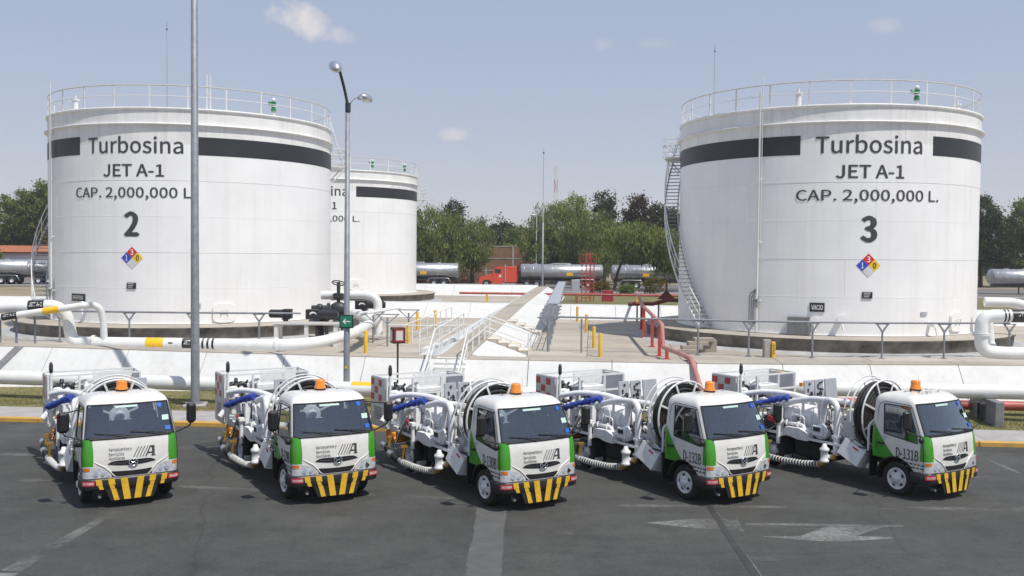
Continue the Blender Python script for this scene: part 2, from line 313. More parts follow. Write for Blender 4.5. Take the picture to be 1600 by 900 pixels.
class MB:
    def __init__(s): s.v = []; s.f = []; s.m = []; s.s = []; s.mi = 0
    def mat(s, i): s.mi = i; return s
    def add(s, vs, fs, smooth=False):
        o = len(s.v); s.v += [tuple(p) for p in vs]
        for f in fs: s.f.append(tuple(i + o for i in f)); s.m.append(s.mi); s.s.append(smooth)
        return s
    def box(s, c, d, rot=None, ch=0.0):
        hx, hy, hz = d[0] / 2, d[1] / 2, d[2] / 2; c = Vector(c)
        if ch <= 0:
            vs = [Vector((x, y, z)) for x in (-hx, hx) for y in (-hy, hy) for z in (-hz, hz)]
            fs = [(0, 1, 3, 2), (4, 6, 7, 5), (0, 4, 5, 1), (2, 3, 7, 6), (0, 2, 6, 4), (1, 5, 7, 3)]
        else:
            ch = min(ch, hx * .9, hy * .9, hz * .9)
            vs = []; idx = {}
            for x in (-1, 1):
                for y in (-1, 1):
                    for z in (-1, 1):
                        for a in range(3):
                            p = [x * (hx - ch), y * (hy - ch), z * (hz - ch)]; p[a] = (x, y, z)[a] * (hx, hy, hz)[a]
                            idx[(x, y, z, a)] = len(vs); vs.append(Vector(p))
            fs = []
            for a in range(3):
                b, e = (a + 1) % 3, (a + 2) % 3
                for sg in (-1, 1):
                    q = []
                    for (p, r) in ((-1, -1), (1, -1), (1, 1), (-1, 1)):
                        k = [0, 0, 0]; k[a] = sg; k[b] = p; k[e] = r; q.append(idx[(*k, a)])
                    fs.append(tuple(q if sg > 0 else q[::-1]))
                    # chamfer strips between face a and face b
                for p in (-1, 1):
                    for r in (-1, 1):
                        k1 = [0, 0, 0]; k1[a] = p; k1[b] = r; k2 = list(k1); k1[e] = -1; k2[e] = 1
                        fs.append((idx[(*k1, a)], idx[(*k2, a)], idx[(*k2, b)], idx[(*k1, b)]))
            for x in (-1, 1):
                for y in (-1, 1):
                    for z in (-1, 1): fs.append(tuple(idx[(x, y, z, a)] for a in range(3)))
        if rot is not None: vs = [rot @ p for p in vs]
        return s.add([c + p for p in vs], fs)
    def poly(s, pts): return s.add(pts, [tuple(range(len(pts)))])
    def prism(s, pts, d):
        n = len(pts); d = Vector(d); a = [Vector(p) for p in pts]
        return s.add(a + [p + d for p in a], [tuple(range(n))[::-1], tuple(range(n, 2 * n))] + [(i, (i + 1) % n, n + (i + 1) % n, n + i) for i in range(n)])
    def cyl(s, p0, p1, r0, r1=None, n=10, caps=True, smooth=True):
        r1 = r0 if r1 is None else r1; p0 = Vector(p0); p1 = Vector(p1); q = orient(p1 - p0)
        vs = []
        for p, r in ((p0, r0), (p1, r1)):
            for i in range(n):
                a = 2 * math.pi * i / n; vs.append(p + q @ Vector((math.cos(a) * r, math.sin(a) * r, 0)))
        s.add(vs, [(i, (i + 1) % n, n + (i + 1) % n, n + i) for i in range(n)], smooth)
        if caps: s.add(vs, [tuple(range(n))[::-1], tuple(range(n, 2 * n))])
        return s
    def tube(s, pts, r, n=8, bend=0.0, closed=False, caps=True, seg=5):
        P = [Vector(p) for p in pts]
        if bend > 0 and not closed:
            Q = [P[0]]
            for i in range(1, len(P) - 1):
                a, b, c = P[i - 1], P[i], P[i + 1]; d1 = (a - b); d2 = (c - b)
                l = min(bend, d1.length * .48, d2.length * .48); d1.normalize(); d2.normalize()
                if d1.dot(d2) < -.9995: Q.append(b); continue
                # circular-ish fillet by quadratic bezier with arc weighting
                p0 = b + d1 * l; p2 = b + d2 * l
                for k in range(seg + 1):
                    t = k / seg; w = 1 / math.sqrt(2)
                    den = (1 - t) ** 2 + 2 * w * t * (1 - t) + t * t
                    Q.append((p0 * (1 - t) ** 2 + b * 2 * w * t * (1 - t) + p2 * t * t) / den)
            Q.append(P[-1]); P = Q
        m = len(P); vs = []
        T = []
        for i in range(m):
            if closed: d = P[(i + 1) % m] - P[i - 1]
            else: d = P[min(i + 1, m - 1)] - P[max(i - 1, 0)]
            T.append(d.normalized())
        fr = orient(T[0]); rr = r if hasattr(r, '__len__') else [r] * m
        if hasattr(r, '__len__') and len(r) != m: rr = [r[int(i * (len(r) - 1) / (m - 1))] for i in range(m)]
        for i in range(m):
            if i:
                q = T[i - 1].rotation_difference(T[i]).to_matrix(); fr = q @ fr
            for k in range(n):
                a = 2 * math.pi * k / n; vs.append(P[i] + fr @ Vector((math.cos(a) * rr[i], math.sin(a) * rr[i], 0)))
        fs = []
        for i in range(m if closed else m - 1):
            j = (i + 1) % m
            for k in range(n): fs.append((i * n + k, i * n + (k + 1) % n, j * n + (k + 1) % n, j * n + k))
        s.add(vs, fs, True)
        if caps and not closed: s.add(vs, [tuple(range(n))[::-1], tuple(range((m - 1) * n, m * n))])
        return s
    def lathe(s, prof, n=16, c=(0, 0, 0), axis=(0, 0, 1), smooth=True, a0=0.0, a1=2 * math.pi):
        q = orient(axis); c = Vector(c); vs = []; full = abs(a1 - a0 - 2 * math.pi) < 1e-6; nn = n if full else n + 1
        for r, z in prof:
            for i in range(nn):
                a = a0 + (a1 - a0) * i / n; vs.append(c + q @ Vector((math.cos(a) * r, math.sin(a) * r, z)))
        fs = []
        for j in range(len(prof) - 1):
            for i in range(n):
                k = (i + 1) % nn; fs.append((j * nn + i, j * nn + k, (j + 1) * nn + k, (j + 1) * nn + i))
        return s.add(vs, fs, smooth)
    def torus(s, c, axis, R, r, n=24, m=6, a0=0.0, a1=None):
        q = orient(axis); c = Vector(c)
        if a1 is None: pts = [c + q @ Vector((math.cos(2 * math.pi * i / n) * R, math.sin(2 * math.pi * i / n) * R, 0)) for i in range(n)]; return s.tube(pts, r, m, closed=True)
        pts = [c + q @ Vector((math.cos(a0 + (a1 - a0) * i / n) * R, math.sin(a0 + (a1 - a0) * i / n) * R, 0)) for i in range(n + 1)]
        return s.tube(pts, r, m)
    def sphere(s, c, r, n=12, sq=(1, 1, 1)):
        k = n // 2; prof = [(math.sin(math.pi * i / k) * r, -math.cos(math.pi * i / k) * r) for i in range(k + 1)]
        t = MB(); t.lathe(prof, n); vs = [Vector(c) + Vector((v[0] * sq[0], v[1] * sq[1], v[2] * sq[2])) for v in t.v]
        return s.add(vs, t.f, True)
    def grid(s, fn, us, vs_, smooth=True):
        a = [fn(u, v) for v in vs_ for u in us]; n = len(us)
        return s.add(a, [(j * n + i, j * n + i + 1, (j + 1) * n + i + 1, (j + 1) * n + i) for j in range(len(vs_) - 1) for i in range(n - 1)], smooth)
    def mesh(s, name, mats):
        me = bpy.data.meshes.new(name); me.from_pydata(s.v, [], s.f)
        for m in (mats if isinstance(mats, (list, tuple)) else [mats]): me.materials.append(m)
        me.polygons.foreach_set('material_index', s.m); me.polygons.foreach_set('use_smooth', s.s); me.validate(); me.update()
        return me
    def build(s, name, mats, parent=None, loc=None):
        o = bpy.data.objects.new(name, s.mesh(name, mats)); COL.objects.link(o)
        if parent: o.parent = parent
        if loc is not None: o.location = loc
        return o

def tag(o, label=None, cat=None, group=None, kind=None):
    if label: o['label'] = label
    if cat: o['category'] = cat
    if group: o['group'] = group
    if kind: o['kind'] = kind
    return o
def empty(name, loc=(0, 0, 0), rz=0.0):
    o = bpy.data.objects.new(name, None); COL.objects.link(o); o.location = loc; o.rotation_euler = (0, 0, rz); o.empty_display_size = .2
    return o
def obj_of(name, me, parent=None, loc=None, rot=None):
    o = bpy.data.objects.new(name, me); COL.objects.link(o)
    if parent: o.parent = parent
    if loc is not None: o.location = loc
    if rot is not None: o.rotation_euler = rot
    return o
KIDS = {}
def copy_tree(o, parent=None):
    c = o.copy(); COL.objects.link(c); c.parent = parent
    for ch in list(o.children): copy_tree(ch, c)
    return c

FLIP = False
FONT = None
try:
    import os
    FONT = bpy.data.fonts.load(os.path.join(bpy.utils.system_resource('DATAFILES'), 'fonts', 'Noto Sans CJK Regular.woff2'))     # Blender's own interface font
except Exception:
    FONT = None
def text_mesh(txt, width, height, bold=0.0, mapf=None, maxedge=None):
    """flat lettering as mesh verts; (u, v) centred on 0 with the given overall size, mapped to 3-D by mapf"""
    cu = bpy.data.curves.new('txt', 'FONT'); cu.body = txt; cu.size = 1
    if FONT: cu.font = FONT
    cu.resolution_u = 3
    ob = bpy.data.objects.new('txt', cu); COL.objects.link(ob)
    dg = bpy.context.evaluated_depsgraph_get(); me = ob.evaluated_get(dg).to_mesh()
    V = [v.co.copy() for v in me.vertices]; Fc = [tuple(p.vertices) for p in me.polygons]
    ob.evaluated_get(dg).to_mesh_clear(); bpy.data.objects.remove(ob); bpy.data.curves.remove(cu)
    x0, x1 = min(v.x for v in V), max(v.x for v in V); y0, y1 = min(v.y for v in V), max(v.y for v in V)
    b = MB(); e = bold * height * 1.4
    # heavier strokes: the outline laid down a few times, a hair apart in both directions and in depth
    shifts = [(0, 0)] if bold <= 0 else [(-e, 0), (e, 0), (0, e * .6), (0, -e * .6)]
    for k, (du, dv) in enumerate(shifts):
        P3 = [mapf((v.x - (x0 + x1) / 2) / (x1 - x0) * (width - 2 * e) + du, (v.y - (y0 + y1) / 2) / (y1 - y0) * height + dv) for v in V]
        if k and Fc:
            q = Fc[0]; nrm = (P3[q[1]] - P3[q[0]]).cross(P3[q[2]] - P3[q[0]])
            if nrm.length > 0: nrm = nrm.normalized() * (.0009 * k); P3 = [p - nrm if FLIP else p + nrm for p in P3]
        b.add(P3, Fc)
    return b

# site frame: the compound is turned 4.8 degrees against the view
SA = R_(4.8)
def S(s, t, z=0.0): return Vector((s * math.cos(SA) + t * math.sin(SA), -s * math.sin(SA) + t * math.cos(SA), z))
def site_box(mb, s0, s1, t0, t1, z0, z1, ch=0.0):
    mb.box(S((s0 + s1) / 2, (t0 + t1) / 2, (z0 + z1) / 2), (s1 - s0, t1 - t0, z1 - z0), Matrix.Rotation(-SA, 3, 'Z'), ch)

# ================================================================== THE SETTING
random.seed(7)
YARD = .95
# ground sheet to the horizon: the compound lies about 0.9 m above the apron
g = MB()
prof = [(-150, -.06), (33.2, -.06), (36.5, .84), (1500, .84)]
for i in range(3):
    (t0, z0), (t1, z1) = prof[i], prof[i + 1]
    g.poly([S(-1300, t0, z0), S(1300, t0, z0), S(1300, t1, z1), S(-1300, t1, z1)])
tag(g.build('ground', dirt), kind='structure')
a = MB(); a.poly([S(-300, -120, 0), S(300, -120, 0), S(300, 28.0, 0), S(-300, 28.0, 0)])
apron = tag(a.build('apron', asphalt), kind='structure')

# worn markings, patches and crack sealing on the apron (sheets 4 mm up)
def sheet(name, pts, mat, z=.004):
    b = MB(); b.poly([(p[0], p[1], z) for p in pts]); o = b.build(name, mat, apron); return o
strip_m = M('patched_strip', (.10, .10, .098), .9, var=.12, scale=2.5, bump=.3)
seal_m = M('crack_seal', (.045, .045, .045), .7, var=.2, scale=3)
sheet('patched_trench', [(-.67, 19.9), (-.09, 19.9), (-.21, 12), (-.75, 12)], strip_m)
sheet('patched_trench', [(-.52, 27.9), (-.1, 27.9), (-.10, 20.6), (-.60, 20.6)], strip_m)
sheet('trench_edge_line', [(-.70, 19.95), (-.655, 19.95), (-.74, 12), (-.79, 12)], paint_thin, .006)
sheet('trench_edge_line', [(-.11, 19.95), (-.065, 19.95), (-.18, 12), (-.225, 12)], paint_thin, .006)
sheet('crack_seal', [(4.20, 20.4), (4.31, 20.4), (4.08, 12), (3.92, 12)], seal_m, .0075)
sheet('crack_edge_line', [(4.32, 20.4), (4.35, 20.4), (4.12, 12), (4.09, 12)], paint_thin, .0075)
sheet('painted_arrow_tail', [(2.70, 18.91), (3.68, 19.22), (4.62, 19.26), (4.55, 18.36), (3.68, 18.55)], paint_worn)
sheet('painted_arrow_line', [(4.72, 18.98), (7.87, 18.91), (7.80, 18.79), (4.69, 18.82)], paint_worn)
sheet('painted_arrow_head', [(6.28, 18.785), (7.40, 18.77), (6.62, 18.13), (7.33, 18.11), (7.28, 17.99), (6.04, 17.75), (4.83, 18.0), (4.83, 18.08), (5.55, 18.1)], paint_worn)
sheet('painted_line', [(-8.46, 15.71), (-8.10, 15.68), (-7.98, 19.4), (-8.16, 19.4)], paint_thin)
sheet('painted_line', [(-8.66, 12.4), (-8.1, 12.4), (-8.08, 15.6), (-8.46, 15.6)], paint_worn)
sheet('painted_line', [(1.1, 20.28), (11.07, 20.32), (15, 20.2), (15, 20.0), (10.9, 20.06), (1.1, 20.12)], paint_thin, .0055)
sheet('painted_line', [(-7.56, 21.6), (-1.2, 20.75), (-1.2, 20.55), (-7.46, 21.36)], paint_thin, .0055)
sheet('painted_line', [(-14, 24.9), (-9.5, 24.7), (-9.5, 24.4), (-14, 24.6)], paint_thin)
sheet('painted_line', [(12.62, 26.5), (12.80, 26.5), (12.70, 22.6), (12.55, 22.6)], paint_thin)
sheet('painted_line', [(11.0, 23.3), (17, 22.9), (17, 22.7), (11.0, 23.1)], paint_thin)
for (x, y, rx, ry) in ((1.2, 18.1, .42, .18), (4.5, 16.7, .3, .2), (9.3, 19.4, .35, .3), (7.75, 17.0, .2, .18), (5.8, 16.0, .28, .16), (-3.2, 20.9, .3, .12), (-6.0, 26.6, 1.6, .5), (-12.4, 26.9, 1.5, .5), (0.9, 20.6, 1.1, .25), (6.5, 20.6, 1.4, .2), (-10.9, 22.0, .9, .3)):
    pts = []
    for k in range(14):
        an = 2 * math.pi * k / 14; q = random.uniform(.6, 1.1); pts.append((x + math.cos(an) * rx * q, y + math.sin(an) * ry * q))
    sheet('dusty_patch', pts, scuff, .009)

# kerb, pavement and verge
kp = empty('kerb'); tag(kp, kind='structure')
kb = MB(); kb.box((0, 0, .055), (1.985, .20, .17), None, .025); kme = kb.mesh('kerb_stone', kerb_yellow)
for i in range(-20, 21): obj_of('kerb_stone', kme, kp, S(i * 2.0, 28.10, random.uniform(-.004, .004)), (0, 0, -SA + random.uniform(-.003, .003)))
pv = empty('pavement'); tag(pv, kind='structure')
pb = MB(); pb.box((0, 0, .06), (1.988, 1.84, .13), None, .012); pme = pb.mesh('paving_slab', conc_side)
for i in range(-20, 21): obj_of('paving_slab', pme, pv, S(i * 2.0 + .3, 29.135, random.uniform(-.006, .004)), (random.uniform(-.002, .002), 0, -SA))
vb = MB()
def verge_z(s, t): return .08 + .03 * math.sin(s * .9) * math.sin(t * 2.1) + (.10 * max(0, (t - 32.4)) if t > 32.4 else 0)
ss = [-46 + i * 1.0 for i in range(93)]; ts = [30.05, 30.4, 30.9, 31.5, 32.1, 32.7, 33.3, 33.9, 34.4]
vb.grid(lambda s, t: S(s, t, verge_z(s, t)), ss, ts)
tag(vb.build('verge', turf), kind='structure')
gb_v = []; gb_f = []
for i in range(26000):
    s = random.uniform(-26, 24); t = random.triangular(30.08, 33.9, 30.6)
    if random.random() < .35 and math.sin(s * 1.3 + 2 * math.sin(t * 2)) > .2: continue
    p = S(s, t, verge_z(s, t)); h = random.uniform(.03, .085); an = random.uniform(0, 6.28); w = .012
    d = Vector((math.cos(an) * w, math.sin(an) * w, 0)); lean = Vector((random.uniform(-.03, .03), random.uniform(-.03, .03), h))
    k = len(gb_v); gb_v += [p - d, p + d, p + lean]; gb_f.append((k, k + 1, k + 2))
me = bpy.data.meshes.new('grass'); me.from_pydata(gb_v, [], gb_f); me.materials.append(grass_m)
tag(obj_of('grass', me), 'short dry grass on the verge under the pipes', 'grass', kind='stuff')

# ---------------------------------------------------------------- containment dikes
def zc(s):
    pts = [(-60, 1.66), (-22, 1.60), (-15, 1.51), (-7, 1.43), (3, 1.42), (6, 1.44), (15, 1.58), (22, 1.63), (60, 1.66)]
    for (a0, z0), (a1, z1) in zip(pts, pts[1:]):
        if a0 <= s <= a1: return z0 + (z1 - z0) * (s - a0) / (a1 - a0)
    return 1.6
def slab_piece(name, parent, q, th, mat, out=None):
    """one cast panel from four corner points (top face), thickened downwards/inwards"""
    q = [Vector(p) for p in q]; nrm = (q[1] - q[0]).cross(q[3] - q[0]).normalized()
    b = MB(); b.prism([p - nrm * th for p in q], nrm * th); return b.build(name, mat, parent)
fd = empty('containment_dike', S(0, 35, 0)); fd.location = (0, 0, 0)
tag(fd, 'long whitewashed front containment dike with beige concrete crest behind the verge', 'dike')
GAP = .012
stair_s = (-5.8, -4.6)
s = -45.0
while s < 45:
    e = s + 3.05
    slab_piece('face_panel', fd, [S(s + GAP, 33.7, .13), S(e - GAP, 33.7, .13), S(e - GAP, 35.0, zc(e)), S(s + GAP, 35.0, zc(s))], .10, dike_white)
    slab_piece('crest_slab', fd, [S(s + GAP, 34.985, zc(s) + .012), S(e - GAP, 34.985, zc(e) + .012), S(e - GAP, 36.05, zc(e) + .012), S(s + GAP, 36.05, zc(s) + .012)], .12, conc_yard)
    slab_piece('back_panel', fd, [S(s + GAP, 36.06, zc(s)), S(e - GAP, 36.06, zc(e)), S(e - GAP, 37.7, YARD), S(s + GAP, 37.7, YARD)], .10, dike_white)
    s = e
b = MB(); b.prism([S(-45, 33.9, -.05), S(-45, 35.0, 1.30), S(-45, 36.0, 1.30), S(-45, 37.9, -.05)], S(90, 0) - S(0, 0)); b.build('core', conc, fd)
# two thin grey bands slanting down the outer face
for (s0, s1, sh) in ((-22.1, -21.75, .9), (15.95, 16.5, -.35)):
    slab_piece('grey_band', fd, [S(s0 - sh, 33.68, .145), S(s1 - sh, 33.68, .145), S(s1, 34.98, zc(s1) + .004), S(s0, 34.98, zc(s0) + .004)], .01, block_grey)

def cz(t): return 1.50 + (t - 36) / 30 * .40 if t < 66 else 1.90 + (t - 66) / 32 * .06
cd = empty('containment_dike'); tag(cd, 'whitewashed dividing dike with a walkway crest running back between the tanks', 'dike')
t = 36.15
while t < 98:
    e = t + 3.1
    for sg in (-1, 1):
        i0, o0 = -5.1 + sg * .55, -5.1 + sg * 2.3
        q = [S(o0, t + GAP, YARD + .005), S(o0, e - GAP, YARD + .005), S(i0, e - GAP, cz(e)), S(i0, t + GAP, cz(t))]
        slab_piece('slope_panel', cd, q if sg > 0 else q[::-1], .08, dike_white)
    slab_piece('crest_slab', cd, [S(-5.64, t + GAP, cz(t) + .014), S(-4.56, t + GAP, cz(t) + .014), S(-4.56, e - GAP, cz(e) + .014), S(-5.64, e - GAP, cz(e) + .014)], .10, conc_yard)
    t = e
slab_piece('crest_slab', cd, [S(-5.64, 35.3, 1.478), S(-4.56, 35.3, 1.478), S(-4.56, 36.14, cz(36.15) + .016), S(-5.64, 36.14, cz(36.15) + .016)], .3, conc_yard)
b = MB(); b.prism([S(-7.2, 36.3, .8), S(-5.6, 36.3, 1.35), S(-4.6, 36.3, 1.35), S(-3.0, 36.3, .8)], S(0, 62) - S(0, 0)); b.build('core', conc, cd)

def cross_dike(name, label, s0, s1, t0, top, w, zt):
    d = empty(name); tag(d, label, 'dike')
    s = s0
    while s < s1 - .1:
        e = min(s + 3.05, s1)
        slab_piece('face_panel', d, [S(s + GAP, t0, YARD - .02), S(e - GAP, t0, YARD - .02), S(e - GAP, top, zt), S(s + GAP, top, zt)], .1, dike_white)
        s = e
    slab_piece('crest', d, [S(s0, top - .01, zt + .01), S(s1, top - .01, zt + .01), S(s1, top + w, zt + .01), S(s0, top + w, zt + .01)], .15, dike_white)
    slab_piece('back_slope', d, [S(s0, top + w, zt), S(s1, top + w, zt), S(s1, top + w + 2.0, .86), S(s0, top + w + 2.0, .86)], .1, dike_white)
    return d
cross_dike('containment_dike', 'white cross dike on the valve platform side, behind the long railing', -45, -5.7, 64.2, 66.3, 1.0, 1.84)
cross_dike('containment_dike', 'white cross dike under the cable tray, behind the VACIO tank', -4.5, 45, 64.2, 66.3, 1.0, 1.82)
cross_dike('containment_dike', 'farthest white dike below the red tractor, behind the rear tank', -45, -5.7, 98.5, 100.6, 1.0, 2.0)

# yard floors: cast bays with recessed joints
yf = empty('yard_floor'); tag(yf, kind='structure')
b = MB(); b.poly([S(-46, 37, YARD - .03), S(46, 37, YARD - .03), S(46, 65, YARD - .03), S(-46, 65, YARD - .03)]); b.build('joint_bed', conc_dark, yf)
bb = MB(); bb.box((0, 0, -.05), (3.97, 3.97, .10), None, .008)
bay_me = [bb.mesh('floor_bay', mm) for mm in (conc_yard, M('yard_concrete_b', (.395, .355, .30), .92, var=.14, scale=.4, bump=.25, bscale=18), M('yard_concrete_c', (.455, .41, .345), .92, var=.12, scale=.3, bump=.25, bscale=18))]
for s0, s1 in ((-44, -6), (-4.2, 44)):
    n = int((s1 - s0) / 4)
    for i in range(n + 1):
        for j in range(7):
            sx = s0 + 2 + i * 4 if s0 > -10 else s1 - 2 - i * 4
            obj_of('floor_bay', random.choice(bay_me), yf, S(sx, 39.4 + j * 4, YARD + random.uniform(-.008, .004)), (random.uniform(-.001, .001), random.uniform(-.001, .001), -SA))
y2 = MB(); y2.poly([S(-46, 69, YARD - .02), S(-6.5, 69, YARD - .02), S(-6.5, 98.5, YARD - .02), S(-46, 98.5, YARD - .02)])
tag(y2.build('rear_yard_floor', conc_yard), kind='structure')
y3 = MB(); y3.poly([S(-3.5, 69, YARD - .04), S(80, 69, YARD - .04), S(80, 108, YARD - .04), S(-3.5, 108, YARD - .04)])
tag(y3.build('rear_verge', turf), kind='structure')
b = MB(); b.poly([S(-200, 110, .90), S(200, 110, .90), S(200, 142, .90), S(-200, 142, .90)])
tag(b.build('rear_road', M('rear_road_surface', (.17, .16, .155), .9, var=.12, scale=.3)), kind='structure')
b = MB(); b.prism([S(-200, 108.5, .88), S(200, 108.5, .88), S(200, 110, .88), S(-200, 110, .88)], (0, 0, .14))
tag(b.build('rear_pavement', conc_side), kind='structure')

# ================================================================== STORAGE TANKS
TR, TB, TT = 7.62, 1.664, 12.372
def build_tank(name, cx, cy, label, c0, number, band_from, pipe_th, stair=None, platform=None, vents=(), extras=(), cap=(.7, 51.4)):
    root = empty(name, (cx, cy, TB)); tag(root, label, 'storage tank', 'white jet fuel storage tanks')
    def P(th, z, r=TR): a = R_(th); return Vector((math.sin(a) * r, -math.cos(a) * r, z - TB))
    def patch(mb, t0, t1, z0, z1, r, n=None):
        n = n or max(2, int(abs(t1 - t0) / 2.5)); th = [t0 + (t1 - t0) * i / n for i in range(n + 1)]
        mb.grid(lambda t, z: P(t, z, r), th, [z0, z1])
    def ring_prof(mb, prof, n=128):
        mb.lathe([(r, z - TB) for r, z in prof], n)
    # plinth
    pl = MB(); ring_prof(pl.mat(0), [(0, TB - .004), (9.32, TB - .012), (9.4, TB - .05)]); ring_prof(pl.mat(1), [(9.4, TB - .05), (9.4, 1.52), (9.34, 1.50), (9.30, .90)]); ring_prof(pl.mat(2), [(9.29, 1.04), (9.95, .99), (10.05, .93)])
    pl.build('plinth', [conc_yard, conc_dark, M('grey_apron', (.42, .42, .42), .9, var=.15, scale=1.5)], root)
    # six lapped shell courses
    n = 6; h = (TT - TB) / n
    for i in range(n):
        m = MB(); z0 = TB + i * h; r = TR - .006 * (i % 2)
        ring_prof(m, [(r, z0 - .02 * (i > 0) * (i % 2)), (r, z0 + h)])
        m.build('shell_course', tank_white if i < 5 else rim_white, root)
    m = MB(); ring_prof(m, [(TR + .02, TB + .0), (TR + .09, TB + .0), (TR + .09, TB + .03), (TR, TB + .03)]); m.build('bottom_chime', rim_white, root)
    # weld beads: one ring per joint, staggered uprights in each course
    wm = MB(); wm.cyl((0, 0, .02), (0, 0, h - .02), .0045, n=5); wme = wm.mesh('weld_bead', tank_white)
    for i in range(n):
        if 0 < i < n - 1:
            m = MB(); m.torus((0, 0, i * h), (0, 0, 1), TR + .001, .006, 128, 5); m.build('weld_ring', tank_white, root)
        for k in range(8):
            th = 11 + k * 45 + (i % 2) * 19 + i * 5; obj_of('weld_bead', wme, root, P(th, TB + i * h, TR - .001))
    m = MB(); ring_prof(m, [(TR - .02, 11.63), (TR + .15, 11.60), (TR + .15, 11.53), (TR - .02, 11.50)]); m.build('wind_girder', rim_white, root)
    m = MB(); ring_prof(m, [(TR - .05, TT - .12), (TR + .05, TT - .12), (TR + .08, TT - .05), (TR + .08, TT + .01), (TR - .05, TT + .02), (TR - .4, TT + .06), (0, TT + .45)]); m.build('roof', rim_white, root)
    # black identification band, interrupted for the lettering
    m = MB(); patch(m, c0 + band_from[1], c0 + 360 + band_from[0], 10.08, 10.98, TR + .008, 120); m.build('black_band', band_black, root)
    def lettering(txt, tc, wdeg, z0, z1, bold, parent=root, mat=letter, r=TR + .014, nm='lettering'):
        w = R_(wdeg) * r
        b = text_mesh(txt, w, z1 - z0, bold, lambda u, v: P(tc + math.degrees(u / r), (z0 + z1) / 2 + v, r)); return b.build(nm, mat, parent)
    lettering('Turbosina', c0, 37.4, 10.12, 10.96, .012)
    lettering('JET A-1', c0, 23.7, 8.97, 9.57, .022)
    lettering('CAP. 2,000,000 L.', c0 + cap[0], cap[1], 7.82, 8.44, .012)
    if number: lettering(number, c0 - .3, 5.9, 6.05, 7.2, .05)
    # fire diamond
    dz, hs, rr = 4.95, .555, TR + .012
    def dpt(u, v, r=rr): return P(c0 - .2 + math.degrees(u / r), dz + v, r)
    dia = MB()
    for i, (u, v) in enumerate(((0, .5), (-.5, 0), (.5, 0), (0, -.5))):
        dia.mat(i); q = hs; w = .492
        dia.add([dpt((u + du) * q, (v + dv) * q) for du, dv in ((0, -w), (w, 0), (0, w), (-w, 0))], [(0, 1, 2, 3)])
    dia = dia.build('hazard_diamond', [haz_red, haz_blue, haz_yel, haz_grey], root)
    for tx, u, v, mt in (('3', 0, .5, mark_white), ('1', -.5, 0, mark_white), ('0', .5, 0, letter)):
        text_mesh(tx, .16 if tx != '1' else .09, .27, .03, lambda a, b2: dpt(u * hs + a, v * hs + b2, rr + .006)).build('digit', mt, dia)
    def plate(nm, th, z, w, hh, mat, txt=None, tmat=mark_white, tw=.8, th_=.55):
        m = MB(); r = TR + .05; a = math.degrees(w / 2 / r)
        patch(m, th - a, th + a, z - hh / 2, z + hh / 2, r, 3)
        patch(m, th + a, th - a, z - hh / 2, z + hh / 2, r - .03, 3)
        for sg in (-1, 1):
            m.poly([P(th + sg * a, z - hh / 2, r - .06), P(th + sg * a, z - hh / 2, r), P(th + sg * a, z + hh / 2, r), P(th + sg * a, z + hh / 2, r - .06)])
        m.poly([P(th - a, z + hh / 2, r - .06), P(th + a, z + hh / 2, r - .06), P(th + a, z + hh / 2, r), P(th - a, z + hh / 2, r)])
        p = m.build(nm, mat, root)
        if txt: text_mesh(txt, w * tw, hh * th_, .015, lambda u, v: P(th + math.degrees(u / r), z + v, r + .008)).build('lettering', tmat, p)
        return p
    pn = plate('tank_plate', c0 - .4, 3.57, .46, .30, black_paint)
    for k in range(3):      # embossed data lines on the small plate
        m = MB(); patch(m, c0 - .4 - 1.3, c0 - .4 + 1.1 - k * .3, 3.655 - k * .085, 3.685 - k * .085, TR + .057, 3); m.build('data_line', haz_grey, pn)
    for e in extras:
        if e[0] == 'plate': plate('status_sign' if e[5] else 'tank_plate', e[1], e[2], e[3], e[4], e[6], e[5])
        elif e[0] == 'manway':
            th, z, w, hh = e[1:]
            m = MB(); pts = []
            for k in range(28):
                an = 2 * math.pi * k / 28; cx_ = math.copysign(abs(math.cos(an)) ** .5, math.cos(an)) * w / 2; cz_ = math.copysign(abs(math.sin(an)) ** .5, math.sin(an)) * hh / 2
                pts.append((cx_, cz_))
            ring = [P(th + math.degrees(u / TR), z + v, TR + .05) for u, v in pts]; ring2 = [P(th + math.degrees(u / TR), z + v, TR + .12) for u, v in pts]; back = [P(th + math.degrees(u / TR), z + v, TR - .02) for u, v in pts]
            m.add(back + ring2, [(i, (i + 1) % 28, 28 + (i + 1) % 28, 28 + i) for i in range(28)], True); m.poly(ring2[::-1] if False else ring2)
            m.tube(ring, .03, 6, closed=True)
            mw = m.build('manway', tank_white, root)
            m = MB(); m.tube([P(th - 1.2, z - .15, TR + .13), P(th - 1.2, z + .12, TR + .2), P(th + 1.2, z + .12, TR + .2), P(th + 1.2, z - .15, TR + .13)], .018, 6); m.build('handle', rail_grey, mw)
        elif e[0] == 'nozzle':
            th, z, r = e[1:]; m = MB(); m.cyl(P(th, z, TR - .05), P(th, z, TR + .35), r * .7, n=14); m.cyl(P(th, z, TR + .35), P(th, z, TR + .44), r, n=16)
            m.tube([P(th, z - r, TR + .4), P(th + .6, z - .5, TR + .45)], .04, 6); m.build('nozzle', tank_white, root)
        elif e[0] == 'cabinet':
            th, z, w, hh = e[1:]; m = MB(); a = R_(th); m.box(P(th, z, TR + .28), (w, .5, hh), Matrix.Rotation(a, 3, 'Z'), .02); m.build('cabinet', block_grey, root)
